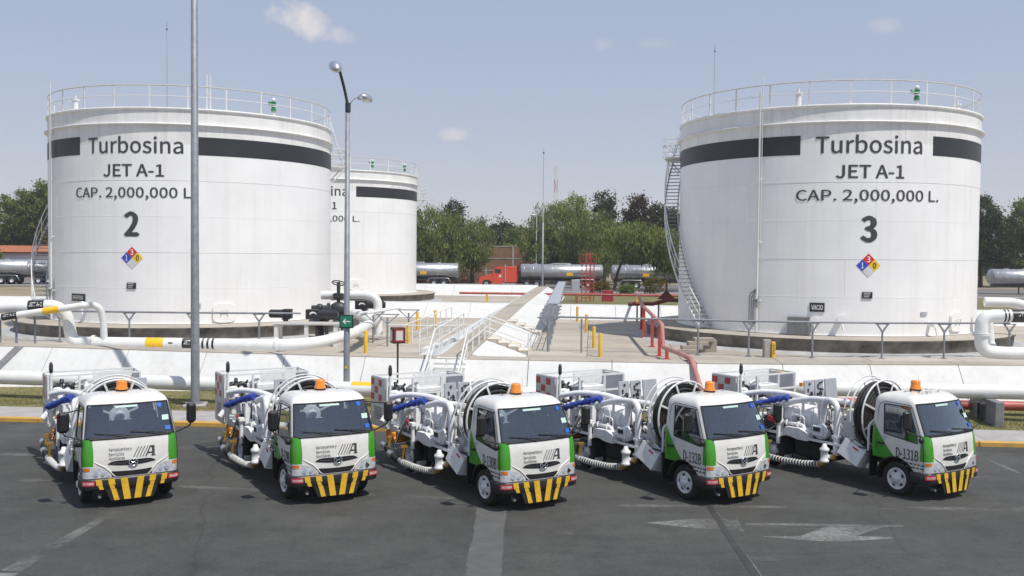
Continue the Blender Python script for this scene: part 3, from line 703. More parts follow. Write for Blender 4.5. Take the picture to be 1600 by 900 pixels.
    # riser pipe on stand-offs
    for k, dth in enumerate((0, .9)):
        m = MB(); m.tube([P(pipe_th + dth, TB + (.02 if k == 0 else 4.2), TR + .16), P(pipe_th + dth, TT + (.75 if k == 0 else 1.6), TR + .16)], .05 if k == 0 else .02, 8)
        for z in (3.2, 6.0, 9.0, 11.3): m.cyl(P(pipe_th + dth, z, TR - .02), P(pipe_th + dth, z, TR + .16), .025, n=6)
        m.build('riser_pipe', rail_white, root)
    # gauge fittings at the foot of the riser
    m = MB()
    for k in range(3): m.tube([P(pipe_th - 3.2 + k * .8, 2.0, TR + .1), P(pipe_th - 3.2 + k * .8, 3.5 - k * .12, TR + .1), P(pipe_th - .6, 3.75, TR + .1)], .022, 6, .2)
    m.box(P(pipe_th - .2, 3.05, TR + .18), (.14, .16, .34), Matrix.Rotation(R_(pipe_th) + .5, 3, 'Z')); m.sphere(P(pipe_th - .2, 3.25, TR + .22), .12, 10)
    m.build('gauge_fittings', galv, root)
    # top handrail
    hr = MB(); HR = TR - .04; zt = TT + .02
    hr.torus((0, 0, zt + 1.08 - TB), (0, 0, 1), HR, .03, 110, 6); hr = hr.build('handrail', rail_grey, root)
    mr = MB(); mr.torus((0, 0, zt + .56 - TB), (0, 0, 1), HR, .02, 110, 6); mr.build('mid_rail', rail_white, hr)
    pm = MB(); pm.box((0, 0, .54), (.075, .03, 1.08)); pme = pm.mesh('rail_post', rail_white)
    for k in range(26):
        th = c0 + 6.5 + k * 360 / 26; obj_of('rail_post', pme, hr, P(th, zt, HR), (0, 0, R_(th)))
    # roof vents
    for th, rr_, kind in vents:
        if kind == 'green':
            m = MB(); p = P(th, TT + .1, rr_)
            m.mat(1).cyl(p, p + Vector((0, 0, .35)), .11, n=10); m.mat(0).cyl(p + Vector((0, 0, .35)), p + Vector((0, 0, .62)), .2, .16, n=12); m.cyl(p + Vector((0, 0, .62)), p + Vector((0, 0, .70)), .1, n=10)
            m.mat(1).cyl(p + Vector((0, 0, .66)), p + Vector((0, 0, .72)), .22, n=12); m.mat(0).cyl(p + Vector((0, 0, .72)), p + Vector((0, 0, 1.02)), .17, .2, n=12); m.cyl(p + Vector((-.38, 0, .93)), p + Vector((0, 0, .93)), .13, n=10)
            m.mat(1).sphere(p + Vector((0, 0, 1.16)), .17, 10); m.v = [tuple(p + (Vector(v) - p) * .72) for v in m.v]; m.build('breather_valve', [green_valve, rail_white], root)
        elif kind == 'mast':
            m = MB(); p = P(th, TT, rr_); m.box(p + Vector((-.09, 0, .95)), (.06, .06, 1.9)); m.box(p + Vector((.09, 0, .95)), (.06, .06, 1.9)); m.cyl(p + Vector((-.09, 0, .9)), p + Vector((.09, 0, .9)), .03, n=6); m.build('gauge_mast', rail_white, root)
        else:
            m = MB(); p = P(th, TT + .1, rr_); m.cyl(p, p + Vector((0, 0, .55)), .14, n=10); m.cyl(p + Vector((0, 0, .55)), p + Vector((0, 0, .62)), .2, n=10); m.cyl(p + Vector((0, 0, .62)), p + Vector((0, 0, .8)), .06, n=8); m.build('vent', rail_white, root)
    # spiral stair
    if stair:
        th0, z0, th1, z1 = stair; nst = int((z1 - z0) / .205)
        m = MB(); hel = lambda r, dz_: [P(th0 + (th1 - th0) * i / 60, z0 + (z1 - z0) * i / 60 + dz_, r) for i in range(61)]
        m.tube(hel(TR + .80, -.06), .05, 6); m.tube(hel(TR + .10, -.06), .04, 6)
        st = m.build('spiral_stair', rail_white, root)
        m = MB(); m.tube(hel(TR + .82, 1.0), .028, 6); m.tube(hel(TR + .82, .52), .016, 6)
        for i in range(0, 61, 6): m.cyl(P(th0 + (th1 - th0) * i / 60, z0 + (z1 - z0) * i / 60 - .05, TR + .82), P(th0 + (th1 - th0) * i / 60, z0 + (z1 - z0) * i / 60 + 1.0, TR + .82), .02, n=6)
        m.build('stair_handrail', rail_white, st)
        tm = MB(); tm.box((0, 0, 0), (.26, .72, .035)); tme = tm.mesh('tread', galv)
        for i in range(nst + 1):
            f = i / nst; th = th0 + (th1 - th0) * f; obj_of('tread', tme, st, P(th, z0 + (z1 - z0) * f, TR + .45), (0, 0, R_(th)))
    if platform:
        th0, th1, z = platform; pf = MB()
        q = [P(th0 + (th1 - th0) * i / 4, z, TR + .02) for i in range(5)] + [P(th1 + (th0 - th1) * i / 4, z, TR + 1.0) for i in range(5)]
        pf.prism(q, (0, 0, .08))
        for th in (th0, th1): pf.tube([P(th, z + .02, TR + .95), P(th, z - 1.0, TR + .02)], .035, 6)
        pf = pf.build('landing', rail_white, root)
        m = MB()
        for zz in (.35, .72, 1.08): m.tube([P(th0, z + zz, TR + .05)] + [P(th0 + (th1 - th0) * i / 4, z + zz, TR + .98) for i in range(5)] + [P(th1, z + zz, TR + .05)], .022, 6)
        for th in (th0, (th0 + th1) / 2, th1): m.cyl(P(th, z, TR + .98), P(th, z + 1.08, TR + .98), .025, n=6)
        for th in (th0, th1): m.cyl(P(th, z, TR + .05), P(th, z + 1.08, TR + .05), .025, n=6)
        m.build('landing_rail', rail_white, pf)
        m = MB()
        for k in range(2): m.tube([P(th0 + k * 2.2 + 1, z + .1, TR + .75), P(th0 + k * 2.2 + 1, TT + 1.0, TR - .1)], .03, 6)
        m.build('roof_ladder', rail_white, pf)
    return root

build_tank('storage_tank', 16.755, 51.835, 'white storage tank lettered 3 with a VACIO sign low on its shell', -2.05, '3', (-23.8, 23.4), -40.0,
           (-61, 1.85, -117, 10.70), (-117, -104, 10.75), ((18.5, 6.9, 'green'), (-28, 6.9, 'vent'), (60, 6.5, 'vent')),
           (('plate', -19.1, 2.97, .66, .42, 'VACIO', black_paint), ('plate', 18.99, 2.72, .34, .16, None, panel_grey), ('manway', 35.5, 2.28, .95, .9), ('nozzle', -20.0, 2.37, .2), ('nozzle', -11.3, 2.46, .2), ('nozzle', 21.5, 2.2, .13), ('cabinet', -24.8, 2.1, 1.0, .85)))
build_tank('storage_tank', -18.196, 54.995, 'white storage tank lettered 2 standing behind the tall lamp pole', -4.6, '2', (-23.2, 22.3), -48.4,
           (-52, 1.85, -116, 10.4), (104, 118, 10.35), ((53, 6.9, 'green'), (24, 6.6, 'mast'), (-40, 6.9, 'vent')),
           (('plate', -29.2, 2.92, 1.0, .36, 'EN REPOSO', black_paint), ('plate', 19.0, 2.6, .3, .2, None, panel_grey), ('manway', 28.5, 2.2, 1.1, .95), ('nozzle', -24.0, 2.6, .16)), cap=(-1.3, 48.6))
build_tank('storage_tank', -16.6, 89.3, 'white storage tank partly hidden, standing behind the one lettered 2', .2, None, (-23.5, 24.2), -55,
           None, (99, 109, 10.3), ((38, 7.0, 'green'), (74, 7.0, 'green'), (-20, 6.9, 'vent')), (('manway', 24.4, 2.5, 1.2, .9),))

# ================================================================== DISPENSER TRUCKS
def lerp(tab, z):
    if z <= tab[0][0]: return tab[0][1]
    for (a, x), (b, y) in zip(tab, tab[1:]):
        if z <= b: return x + (y - x) * (z - a) / (b - a)
    return tab[-1][1]
CW = [(.4, .925), (.7, .94), (1.1, .945), (1.45, .925), (2.10, .835), (2.2, .82)]          # cab half width by height
CF = [(.4, -1.04), (.66, -1.055), (1.0, -1.05), (1.30, -1.02), (1.45, -.975), (2.10, -.665), (2.2, -.60)]   # nose by height
YB, CR, BUL = .46, .15, .06
def cab_w(z): return lerp(CW, z)
def front_y(x, z, off=0.0):
    w, yf = cab_w(z) + off, lerp(CF, z) - off; r = CR + off; a = abs(x); fl = w - r
    if a <= fl: return yf + BUL * (a / fl) ** 2
    a = min(a, w); return yf + BUL + r - math.sqrt(max(0, r * r - (a - fl) ** 2))
NF, NC, NS, NB = 14, 6, 18, 6
def cab_ring(z, inset=0.0, zw=True):
    """closed ring of points round the cab at height z; columns stay aligned from ring to ring"""
    w, yf = cab_w(z) - inset, lerp(CF, z) + inset * 1.15; r = max(.05, CR - inset * .3); yb = YB - inset; fl = w - r; rb = .07
    bul = BUL
    right = []
    for i in range(NF // 2 + 1): x = fl * i / (NF // 2); right.append((x, yf + bul * (x / fl) ** 2))
    for i in range(1, NC + 1): a = math.pi / 2 * i / NC; right.append((fl + r * math.sin(a), yf + bul + r - r * math.cos(a)))
    y0, y1 = yf + bul + r, yb - rb
    for i in range(1, NS + 1): right.append((w, y0 + (y1 - y0) * i / NS))
    for i in range(1, 3): a = math.pi / 2 * i / 2; right.append((w - rb + rb * math.cos(a), yb - rb + rb * math.sin(a)))
    for i in range(1, NB // 2): right.append(((w - rb) * (1 - i / (NB / 2)), yb))
    mid = [(0.0, yb)]
    left = [(-x, y) for x, y in right[:0:-1]]
    return right + mid + left          # starts at front centre, runs round the right side
RZ = [.44, .52, .60, .68, .76, .84, .92, 1.0, 1.1, 1.2, 1.29, 1.37, 1.455, 1.56, 1.68, 1.80, 1.92, 2.02, 2.095]
ROOF = [(2.15, .018), (2.195, .045), (2.235, .10), (2.262, .18), (2.280, .30), (2.29, .48)]
NR = len(cab_ring(1.0)); HALF = NF // 2 + NC + NS + 2 + NB // 2   # index of rear centre
iF, iC, iS = NF // 2, NF // 2 + NC, NF // 2 + NC + NS
def side_drop(y, z):      # the side-window sill dips towards the nose
    k = max(0, min(1, (.22 - y) / 1.1)); b = max(0, 1 - abs(z - 1.37) / .17); return -.13 * k * b
def col_sym(i): return i if i <= HALF else NR - i
def build_cab(root):
    V = []; rows = [(z, 0.0) for z in RZ] + ROOF; zr = RZ + [z for z, _ in ROOF]
    WR, WZ = .49, .385; WY = -.20                      # wheel arch
    for z, ins in rows:
        for i, (x, y) in enumerate(cab_ring(min(z, 2.2), ins)):
            k = col_sym(i); zz = z
            if iC <= k <= iS: zz += side_drop(y, z)
            if iC - 1 <= k and z < 1.0 and k <= iS + 1:     # pull vertices onto the arch
                d = math.hypot(y - WY, zz - WZ)
                if d < WR: y = WY + (y - WY) / max(d, 1e-4) * WR; zz = WZ + (zz - WZ) / max(d, 1e-4) * WR
                if zz < .44: zz = .44
            if y > WY + .3 and zz < .80: zz = .80
            V.append(Vector((x, y, zz)))
    cab = MB(); ws = MB(); sw = {1: MB(), -1: MB()}; rw = MB()
    body, fw, fs, fr = [], [], {1: [], -1: []}, []
    for j in range(len(rows) - 1):
        for i in range(NR):
            i2 = (i + 1) % NR; q = (j * NR + i, j * NR + i2, (j + 1) * NR + i2, (j + 1) * NR + i)
            zm = (zr[j] + zr[j + 1]) / 2; k = min(col_sym(i), col_sym(i2)); sg = 1 if i < HALF else -1
            ym = sum(V[a].y for a in q) / 4; xm = sum(V[a].x for a in q) / 4
            area = (V[q[0]] - V[q[2]]).cross(V[q[1]] - V[q[3]]).length
            if area < 1e-6: continue
            if k >= iC and zm < .95 and math.hypot(ym - WY, sum(V[a].z for a in q) / 4 - WZ) < WR - .012: continue
            if 1.455 < zm < 2.095 and k < iF + 3: fw.append(q)
            elif 1.37 < zm < 2.02 and iC + 1 <= k < iC + 14: fs[sg].append(q)
            elif 1.56 < zm < 2.0 and k >= HALF - 3: fr.append(q)
            else: body.append(q)
    cab.add(V, body, True); cab.add([V[(len(rows) - 1) * NR + i] for i in range(NR)], [tuple(range(NR))], True)
    c = cab.build('cab', cab_paint, root)
    # interior lining: the same shell, 25 mm in
    inn = [Vector((v.x * .972, -.28 + (v.y + .28) * .968, v.z - .012 if v.z > 2.1 else v.z)) for v in V]
    lin = MB(); lin.add(inn, [q[::-1] for q in body if min(V[a].z for a in q) > .75], True); lin.add([inn[(len(rows) - 1) * NR + i] for i in range(NR)], [tuple(range(NR))[::-1]]); lin.build('cab_lining', liner_m, c)
    for b, fcs, nm in ((ws, fw, 'windshield'), (sw[1], fs[1], 'side_window'), (sw[-1], fs[-1], 'side_window'), (rw, fr, 'rear_window')):
        use = sorted({a for q in fcs for a in q}); mp = {a: n for n, a in enumerate(use)}
        b.add([Vector((V[a].x * .996, -.28 + (V[a].y + .28) * .994, V[a].z)) for a in use], [tuple(mp[a] for a in q) for q in fcs], True); g_ = b.build(nm, glass, c)
        # black rubber seal round the pane
        edges = {}
        for q in fcs:
            for a, bb in zip(q, q[1:] + q[:1]): edges.setdefault(frozenset((a, bb)), []).append((a, bb))
        nxt = {e[0][0]: e[0][1] for e in edges.values() if len(e) == 1}
        st = next(iter(nxt)); loop = [st]
        while nxt[loop[-1]] != st and len(loop) < 400: loop.append(nxt[loop[-1]])
        t = MB(); t.tube([V[a] for a in loop], .016 if nm == 'windshield' else .013, 5, closed=True); t.build('window_seal', black_p, g_)
        if nm == 'windshield':
            for (x, z, rx, rz, mt, sh) in ((.62, 2.03, .05, .05, blue_sticker, 'c'), (.72, 1.77, .07, .05, pale_sticker, 'q'), (.75, 1.565, .055, .038, blue_sticker, 'q'), (-.05, 2.05, .22, .02, pale_sticker, 'q')):
                t = MB(); nn = 14 if sh == 'c' else 4; pts = []
                for a in range(nn):
                    an = 2 * math.pi * (a + .5) / nn; k = 1 if sh == 'c' else 1.414; px, pz = x + math.cos(an) * rx * k, z + math.sin(an) * rz * k; pts.append((px, front_y(px, pz) - .012, pz))
                t.poly(pts); t.build('window_sticker', mt, g_)
    # doors: shut lines, handle, quarter light bar
    for sg in (-1, 1):
        X = lambda z, o=.003: sg * (cab_w(z) + o)
        dl = MB(); ln = [(-.86, .50), (-.885, .8), (-.89, 1.1), (-.845, 1.30), (-.72, 1.60), (-.555, 1.95), (-.48, 2.06), (0.18, 2.08), (.30, 2.02), (.33, 1.9), (.34, 1.2), (.30, 1.0), (.22, .90)]
        dl.tube([(X(z), y, z) for y, z in ln], .006, 4)
        d = dl.build('door', black_p, c)
        h = MB(); h.box((X(1.13, .018), .20, 1.13), (.035, .17, .05), None, .01); h.build('door_handle', black_p, d)
        h = MB(); h.box((X(1.6, .0), -.56, 1.62), (.02, .025, .5), Matrix.Rotation(R_(-27), 3, 'X')); h.build('quarter_bar', black_p, d)
        h = MB(); h.cyl((X(.66, -.01), -.80, .62), (X(.66, .015), -.80, .62), .035, n=10); h.build('side_marker', red_sticker, d)
        if sg < 0:
            rnd = random.Random(4)
            for row, (y0, z) in enumerate(((-.36, .80), (-.30, .725))):          # two lines of fine print, too small to read
                y = y0
                while y > -.86:
                    w = rnd.uniform(.05, .12); m = MB(); m.poly([(X(z, .005), y, z - .016), (X(z, .005), y - w, z - .016), (X(z, .005), y - w, z + .016), (X(z, .005), y, z + .016)]); m.build('fine_print', letter, d); y -= w + .03
            m = MB()
            for k in range(4): m.poly([(X(1.27, .005), .20 - k * .035, 1.22), (X(1.27, .005), .185 - k * .035, 1.22), (X(1.27, .005), .145 - k * .035, 1.30), (X(1.27, .005), .16 - k * .035, 1.30)])
            m.build('door_logo', panel_grey, d)
    # wheel-arch flare, step
    for sg in (-1, 1):
        m = MB(); pts = [(sg * (cab_w(.6) - .01), WY + math.cos(a) * (WR + .005), WZ + math.sin(a) * (WR + .005)) for a in [R_(8 + k * 13) for k in range(13)]]
        m.tube(pts, .022, 5); m.build('arch_trim', black_p, c)
        m = MB(); inn_a = [(sg * .55, WY + math.cos(a) * WR, WZ + math.sin(a) * WR) for a in [R_(-10 + k * 14) for k in range(15)]]; out_a = [(sg * .925, p[1], p[2]) for p in inn_a]
        m.add(inn_a + out_a, [(i, i + 1, 15 + i + 1, 15 + i) for i in range(14)], True); m.build('wheel_housing', grime, c)
    # nose: character ridges, grille slots, badge, lettering, emblem bars
    def F(x, z, o=.004): return Vector((x, front_y(x, z) - o, z))
    for sg in (-1, 1):
        m = MB(); m.tube([F(sg * x, z, .0) for x, z in ((.78, 1.02), (.66, .94), (.52, .86), (.44, .78), (.37, .69), (.30, .645))], [.004, .016, .02, .02, .016, .008], 6); m.build('nose_ridge', cab_paint, c)
    def patch(nm, xs, lo, hi, mat, o=.004, parent=c, n=3):
        b = MB(); b.grid(lambda x, k: F(x, lo(x) + (hi(x) - lo(x)) * k, o), xs, [i / n for i in range(n + 1)]); return b.build(nm, mat, parent)
    xs = [-.47 + .94 * i / 20 for i in range(21)]
    gr = patch('upper_grille', xs, lambda x: .872 + .20 * x * x, lambda x: .955 + .05 * abs(x) + .02 * (1 - (x / .47) ** 2) - .055 * (abs(x) / .47) ** 8, black_p, .008)
    m = MB(); m.tube([F(x * .8, .915 + .08 * x * x, .010) for x in xs], .006, 5); m.build('grille_bar', dark_metal, gr)
    xs = [-.40 + .80 * i / 16 for i in range(17)]
    patch('lower_grille', xs, lambda x: .655, lambda x: .755 + .1 * x * x, black_p, .006)
    m = MB(); ce = F(0.02, .925, .03); m.tube([ce + Vector((math.cos(a) * .086, 0, math.sin(a) * .068)) for a in [2 * math.pi * k / 24 for k in range(24)]], .013, 6, closed=True)
    for sx in (-1, 1): m.tube([ce + Vector((sx * .060, -.004, .045)), ce + Vector((sx * .028, -.006, .012)), ce + Vector((sx * .028, -.006, -.012)), ce + Vector((sx * .060, -.004, -.045))], .011, 5)
    m.tube([ce + Vector((-.03, -.006, 0)), ce + Vector((.03, -.006, 0))], .012, 5)
    m.build('badge', chrome, c)
    for txt, w, z in (('Aeropuertos y', .45, 1.205), ('Servicios', .295, 1.12), ('Auxiliares', .31, 1.035)):
        hh = .085 if txt[0] == 'A' and 'p' in txt else .066
        b = text_mesh(txt, w, hh, .004, lambda u, v: F(-.45 + w / 2 + u, z + v, .006)); b.build('front_lettering', panel_grey if False else M('letter_grey', (.20, .20, .21), .5), c)
    lg = MB()
    for k in range(4): x0 = .02 + k * .062; lg.poly([F(x0, 1.02, .006), F(x0 + .017, 1.02, .006), F(x0 + .127, 1.235, .006), F(x0 + .110, 1.235, .006)])
    # bold angular A with a thick right leg
    for q in (((.385, 1.235), (.385, 1.20), (.455, 1.20), (.455, 1.235)), ((.40, 1.018), (.40, 1.235 - .035), (.455, 1.20), (.455, 1.018)), ((.26, 1.018), (.29, 1.018), (.375, 1.20), (.345, 1.20)), ((.345, 1.20), (.385, 1.20), (.385, 1.235), (.36, 1.235)), ((.315, 1.075), (.40, 1.075), (.40, 1.105), (.33, 1.105)), ((.385, 1.018), (.47, 1.018), (.47, 1.04), (.385, 1.04))):
        lg.poly([F(x, z, .007) for x, z in q])
    lg.build('front_logo', letter, c)
    for sg in (-1, 1):
        xs = [sg * (.93 - .50 * i / 12) for i in range(13)]
        hl = patch('headlight', xs, lambda x: .648 + .02 * (abs(x) < .5), lambda x: .888 - .09 * max(0, (.93 - abs(x)) / .5) ** 1.8 - .10 * max(0, (.56 - abs(x)) / .13), lamp_glass, .012)
        patch('indicator', [sg * (.928 - .115 * i / 5) for i in range(6)], lambda x: .80, lambda x: .865, orange_lens, .018, hl)
        m = MB(); ce = F(sg * .70, .745, .0); m.cyl(ce, ce + Vector((sg * .006, -.018, .004)), .05, .055, n=14); ce = F(sg * .565, .72, .0); m.cyl(ce, ce + Vector((0, -.018, .004)), .034, .038, n=12); m.build('reflector', chrome, hl)
    # wipers
    for x0, x1 in ((-.10, -.70), (.58, .0)):
        m = MB(); m.tube([F(x0, 1.44, .03), F((x0 + x1) / 2, 1.52, .03), F(x1, 1.545, .022)], .009, 5); m.tube([F(x0 + .12, 1.475, .022), F(x1 - .02, 1.56, .02)], .007, 4); m.build('wiper', black_p, c)
    m = MB(); m.tube([F(x, 1.435, .004) for x in [-.80 + 1.6 * i / 16 for i in range(17)]], .02, 6); m.build('cowl', black_p, c)
    # cabin: dashboard, seats, steering wheel, floor
    m = MB(); m.box((0, -.66, 1.20), (1.66, .36, .34), None, .08); m.box((0, -.2, .98), (1.7, 1.2, .06)); m.build('dashboard', dash_m, c)
    for x in (-.5, .5):
        m = MB(); m.box((x, -.08, 1.10), (.52, .5, .16), None, .05); m.box((x, .22, 1.45), (.50, .14, .66), Matrix.Rotation(R_(-12), 3, 'X'), .05); m.box((x, .30, 1.86), (.26, .09, .18), Matrix.Rotation(R_(-12), 3, 'X'), .04); m.build('seat', seat_m, c)
    m = MB(); ce = Vector((.48, -.44, 1.47)); ax = Vector((0, .75, .85)); m.torus(ce, ax, .19, .016, 22, 6)
    q_ = orient(ax)
    for k in range(3): a = k * 2.1 + .4; m.cyl(ce, ce + q_ @ Vector((math.cos(a) * .19, math.sin(a) * .19, 0)), .012, n=5)
    m.cyl(ce, ce - ax.normalized() * .3, .03, n=6); m.build('steering_wheel', black_p, c)
    return c

def bumper_y(x): return front_y(x, .55, .05)
def build_truck():
    root = empty('dispenser_truck')
    cab = build_cab(root)
    # bumper bar wrapping the nose, with the lower plate
    xs = [-.985 + 1.97 * i / 30 for i in range(31)]
    path = [(-.988, -.60)] + [(x, bumper_y(x)) for x in xs] + [(.988, -.60)]
    m = MB(); n = len(path)
    vs = [(x, y, z) for z in (.40, .43, .60, .635) for (x, y) in [(px * (.985 if z in (.40, .635) else 1), py + (.015 if z in (.40, .635) else 0)) for px, py in path]] + [(x * .93, y + .09, .635) for x, y in path] + [(x * .93, y + .09, .40) for x, y in path]
    fs = [(j * n + i, j * n + i + 1, (j + 1) * n + i + 1, (j + 1) * n + i) for j in range(4) for i in range(n - 1)] + [(5 * n + i, 5 * n + i + 1, i + 1, i) for i in range(n - 1)]
    m.add(vs, fs, True)
    m.prism([(x, bumper_y(x) + .004, z) for x, z in ((-.52, .41), (.52, .41), (.42, .17), (-.42, .17))], (0, .05, 0))
    bp = m.build('bumper', black_paint, root)
    def stripe(pts, mat=safety_yellow, nm='warning_stripe'):
        b = MB(); q = []
        for (xa, za), (xb, zb) in zip(pts, pts[1:]): pass
        b.add([(x, bumper_y(x) - .005, z) for x, z in pts], [tuple(range(len(pts)))]); return b.build(nm, mat, bp)
    W_ = .145
    for sg in (-1, 1):
        def P4(xt, zt, xb, zb, w=W_): return [(sg * xt, zt), (sg * (xt - w), zt), (sg * (xb - w), zb), (sg * xb, zb)]
        for q in (P4(.235, .628, .165, .175, .135), P4(.475, .628, .455, .50, .125), P4(.445, .495, .425, .42, .085), P4(.42, .415, .355, .175, .10), P4(.71, .628, .69, .50, .115), P4(.66, .495, .63, .415, .08)):
            stripe(q if sg < 0 else q[::-1])
        q = [(-.955, .50), (-.725, .50), (-.725, .60), (-.955, .60)] if sg < 0 else [(.725, .50), (.955, .50), (.955, .60), (.725, .60)]
        b = MB(); xx = [q[0][0] + (q[1][0] - q[0][0]) * i / 6 for i in range(7)]; b.grid(lambda x, z: Vector((x, bumper_y(x) - .006, z)), xx, [.50, .60]); pl = b.build('bumper_sign', red_sticker, bp)
        text_mesh('NO FUMAR' if sg < 0 else 'SALIDA', .19, .05, .02, lambda u, v: Vector((sg * .84 + u, bumper_y(sg * .84 + u) - .010, .55 + v))).build('lettering', mark_white, pl)
    m = MB(); m.cyl((-.62, -.98, .25), (-.62, -.90, .25), .032, n=10); m.cyl((-.62, -.9, .25), (-.5, -.7, .3), .03, n=6); m.build('tow_hook', galv, bp)
    # mirrors on long arms
    for sg, p in ((-1, (-1.27, -.70, 1.80)), (1, (1.24, -.88, 1.84))):
        p = Vector(p); m = MB(); m.box(p, (.24 if sg < 0 else .20, .13, .44), Matrix.Rotation(R_(-8 * sg), 3, 'Z'), .06); mi = m.build('mirror', black_p, root)
        m = MB(); m.tube([p + Vector((0, .02, -.2)), p + Vector((-sg * .02, .03, -.28)), (sg * (cab_w(1.42) - .02), -.80, 1.42)], .016, 6, .05); m.build('mirror_arm', black_p, mi); m = MB(); m.tube([p + Vector((0, .02, .18)), (sg * (cab_w(2.0) - .01), -.5, 2.03)], .013, 6); m.build('mirror_arm', black_p, mi)
        m = MB(); m.box(p + Vector((0, .072, 0)), (.18 if sg < 0 else .15, .006, .36), Matrix.Rotation(R_(-8 * sg), 3, 'Z')); m.build('mirror_glass', chrome, mi)
        if sg < 0: m = MB(); m.sphere((-1.0, -.86, 1.36), .07, 10, (1, .7, 1)); m.build('convex_mirror', black_p, mi)
    # beacon
    m = MB(); m.cyl((-.03, -.02, 2.285), (-.03, -.02, 2.325), .125, n=18); be = m.build('beacon', black_p, root)
    m = MB(); m.lathe([(.13, 2.325), (.128, 2.35), (.112, 2.37), (.108, 2.475), (.10, 2.51), (.07, 2.525), (0, 2.527)], 20, (-.03, -.02, 0)); m.build('beacon_dome', beacon_m, be)
    m = MB(); m.cyl((-.03, -.02, 2.40), (-.03, -.02, 2.50), .035, n=8); m.cyl((.16, .02, 2.28), (.17, .05, 2.62), .004, n=4); m.build('beacon_lamp', orange_lens, be)
    # wheels
    def wheel(x, y, sg, dual=False):
        m = MB(); w = .21; x0 = x
        def tyre(xc): m.lathe([(.235, -w / 2 + .02), (.27, -w / 2), (.34, -w / 2 - .008), (.372, -w / 2 + .02), (.385, -w / 2 + .05), (.385, w / 2 - .05), (.372, w / 2 - .02), (.34, w / 2 + .008), (.27, w / 2), (.235, w / 2 - .02)], 28, (xc, y, .385), (sg, 0, 0))
        tyre(x0)
        if dual: tyre(x0 - sg * .24)
        wh = m.build('wheel', rubber, root)
        m = MB()
        if dual: m.lathe([(.24, .10), (.225, .06), (.21, -.02), (.12, -.04), (.11, .05), (0, .06)], 24, (x0, y, .385), (sg, 0, 0))
        else: m.lathe([(.245, .095), (.24, .112), (.225, .112), (.21, .085), (.20, .075), (.12, .115), (.085, .12), (.075, .155), (.06, .17), (0, .172)], 24, (x0, y, .385), (sg, 0, 0))
        ri = m.build('rim', rim_w, wh)
        q = orient((sg, 0, 0)); ce = Vector((x0, y, .385)); m = MB()
        for k in range(5):
            a = 2 * math.pi * k / 5 + .5; d = q @ Vector((math.cos(a), math.sin(a), 0)); tt = q @ Vector((-math.sin(a), math.cos(a), 0)); o_ = ce + d * .165 + Vector((sg * (.103 if not dual else .03), 0, 0))
            pts = [o_ + d * (.026 * math.cos(b)) + tt * (.042 * math.sin(b)) + Vector((sg * -.022 * math.cos(b) * .9 * .5, 0, 0)) for b in [2 * math.pi * i / 10 for i in range(10)]]
            m.poly(pts)
        tag(m.build('hand_hole', grime, ri), kind='stuff')
        m = MB()
        for k in range(6): a = 2 * math.pi * k / 6; d = q @ Vector((math.cos(a), math.sin(a), 0)); b0 = ce + d * .095 + Vector((sg * .11, 0, 0)); m.cyl(b0, b0 + Vector((sg * .022, 0, 0)), .012, n=6)
        tag(m.build('wheel_nut', chrome, ri), kind='stuff')
    for sg in (-1, 1): wheel(sg * .80, -.20, sg); wheel(sg * .83, 3.45, sg, True)
    # chassis
    m = MB()
    for x in (-.4, .4): m.box((x, 2.3, .66), (.09, 6.2, .2))
    for y in (.9, 2.2, 3.45, 4.9): m.box((0, y, .66), (.8, .1, .15))
    m.cyl((-.8, 3.45, .385), (.8, 3.45, .385), .08, n=8); m.sphere((0, 3.45, .385), .2, 10); m.cyl((-.75, -.2, .4), (.75, -.2, .4), .06, n=8)
    m.box((.72, 1.5, .55), (.5, 1.0, .42), None, .05); m.box((-.55, 2.45, .55), (.42, .8, .4), None, .04); m.box((0, .1, .75), (.9, 1.0, .5)); m.cyl((-.5, 2.0, .42), (.5, 2.0, .42), .12, n=10)
    ch = m.build('chassis', grime, root)
    for sg in (-1, 1):
        m = MB(); m.box((sg * .82, .48, .62), (.26, .04, .62)); m.build('mud_flap', black_p, ch)
    # deck and frame of the refuelling body
    m = MB(); m.box((0, 2.95, .84), (1.70, 4.6, .06)); dk = m.build('deck', M('deck_plate', (.10, .10, .105), .7, var=.25, scale=6), root)
    for x in (-.87, .87): m = MB(); m.box((x, 2.95, .85), (.04, 4.6, .06)); m.build('deck_edge', equip_white, dk)
    m = MB(); m.prism([(-.95, 2.30, .80), (-.95, 2.30, 1.0), (-.95, 2.55, 1.08), (-.95, 3.0, 1.06), (-.95, 3.15, .78), (-.95, 2.95, .86), (-.95, 2.6, .80)], (.5, 0, 0)); m.prism([(.45, 2.30, .80), (.45, 2.30, 1.0), (.45, 2.55, 1.08), (.45, 3.0, 1.06), (.45, 3.15, .78)], (.5, 0, 0)); m.build('fender_box', equip_white, dk)
    m = MB(); m.tube([(-.72, 2.55, 1.05), (-.72, 2.60, 1.34), (-.72, 2.95, 1.36), (-.72, 3.05, 1.05)], .022, 6, .06); m.build('grab_hoop', equip_white, dk)
    m = MB(); m.lathe([(.47, -.13), (.49, -.12), (.49, .12), (.47, .13)], 16, (-.82, 3.45, .42), (1, 0, 0), a0=-1.57 - 1.4, a1=-1.57 + 1.4); m.build('mudguard', equip_white, dk)
    # hose reel: fore-and-aft axis behind the cab
    rc = Vector((.05, 1.02, 1.60)); RR = .82
    m = MB()
    for dy in (-.17, .17):
        m.torus(rc + Vector((0, dy, 0)), (0, 1, 0), RR, .024, 40, 6); m.torus(rc + Vector((0, dy, 0)), (0, 1, 0), .20, .03, 20, 6)
    m.torus(rc + Vector((0, .30, 0)), (0, 1, 0), RR + .05, .017, 40, 6, .15, 2.5)
    reel = m.build('hose_reel', rail_white, root)
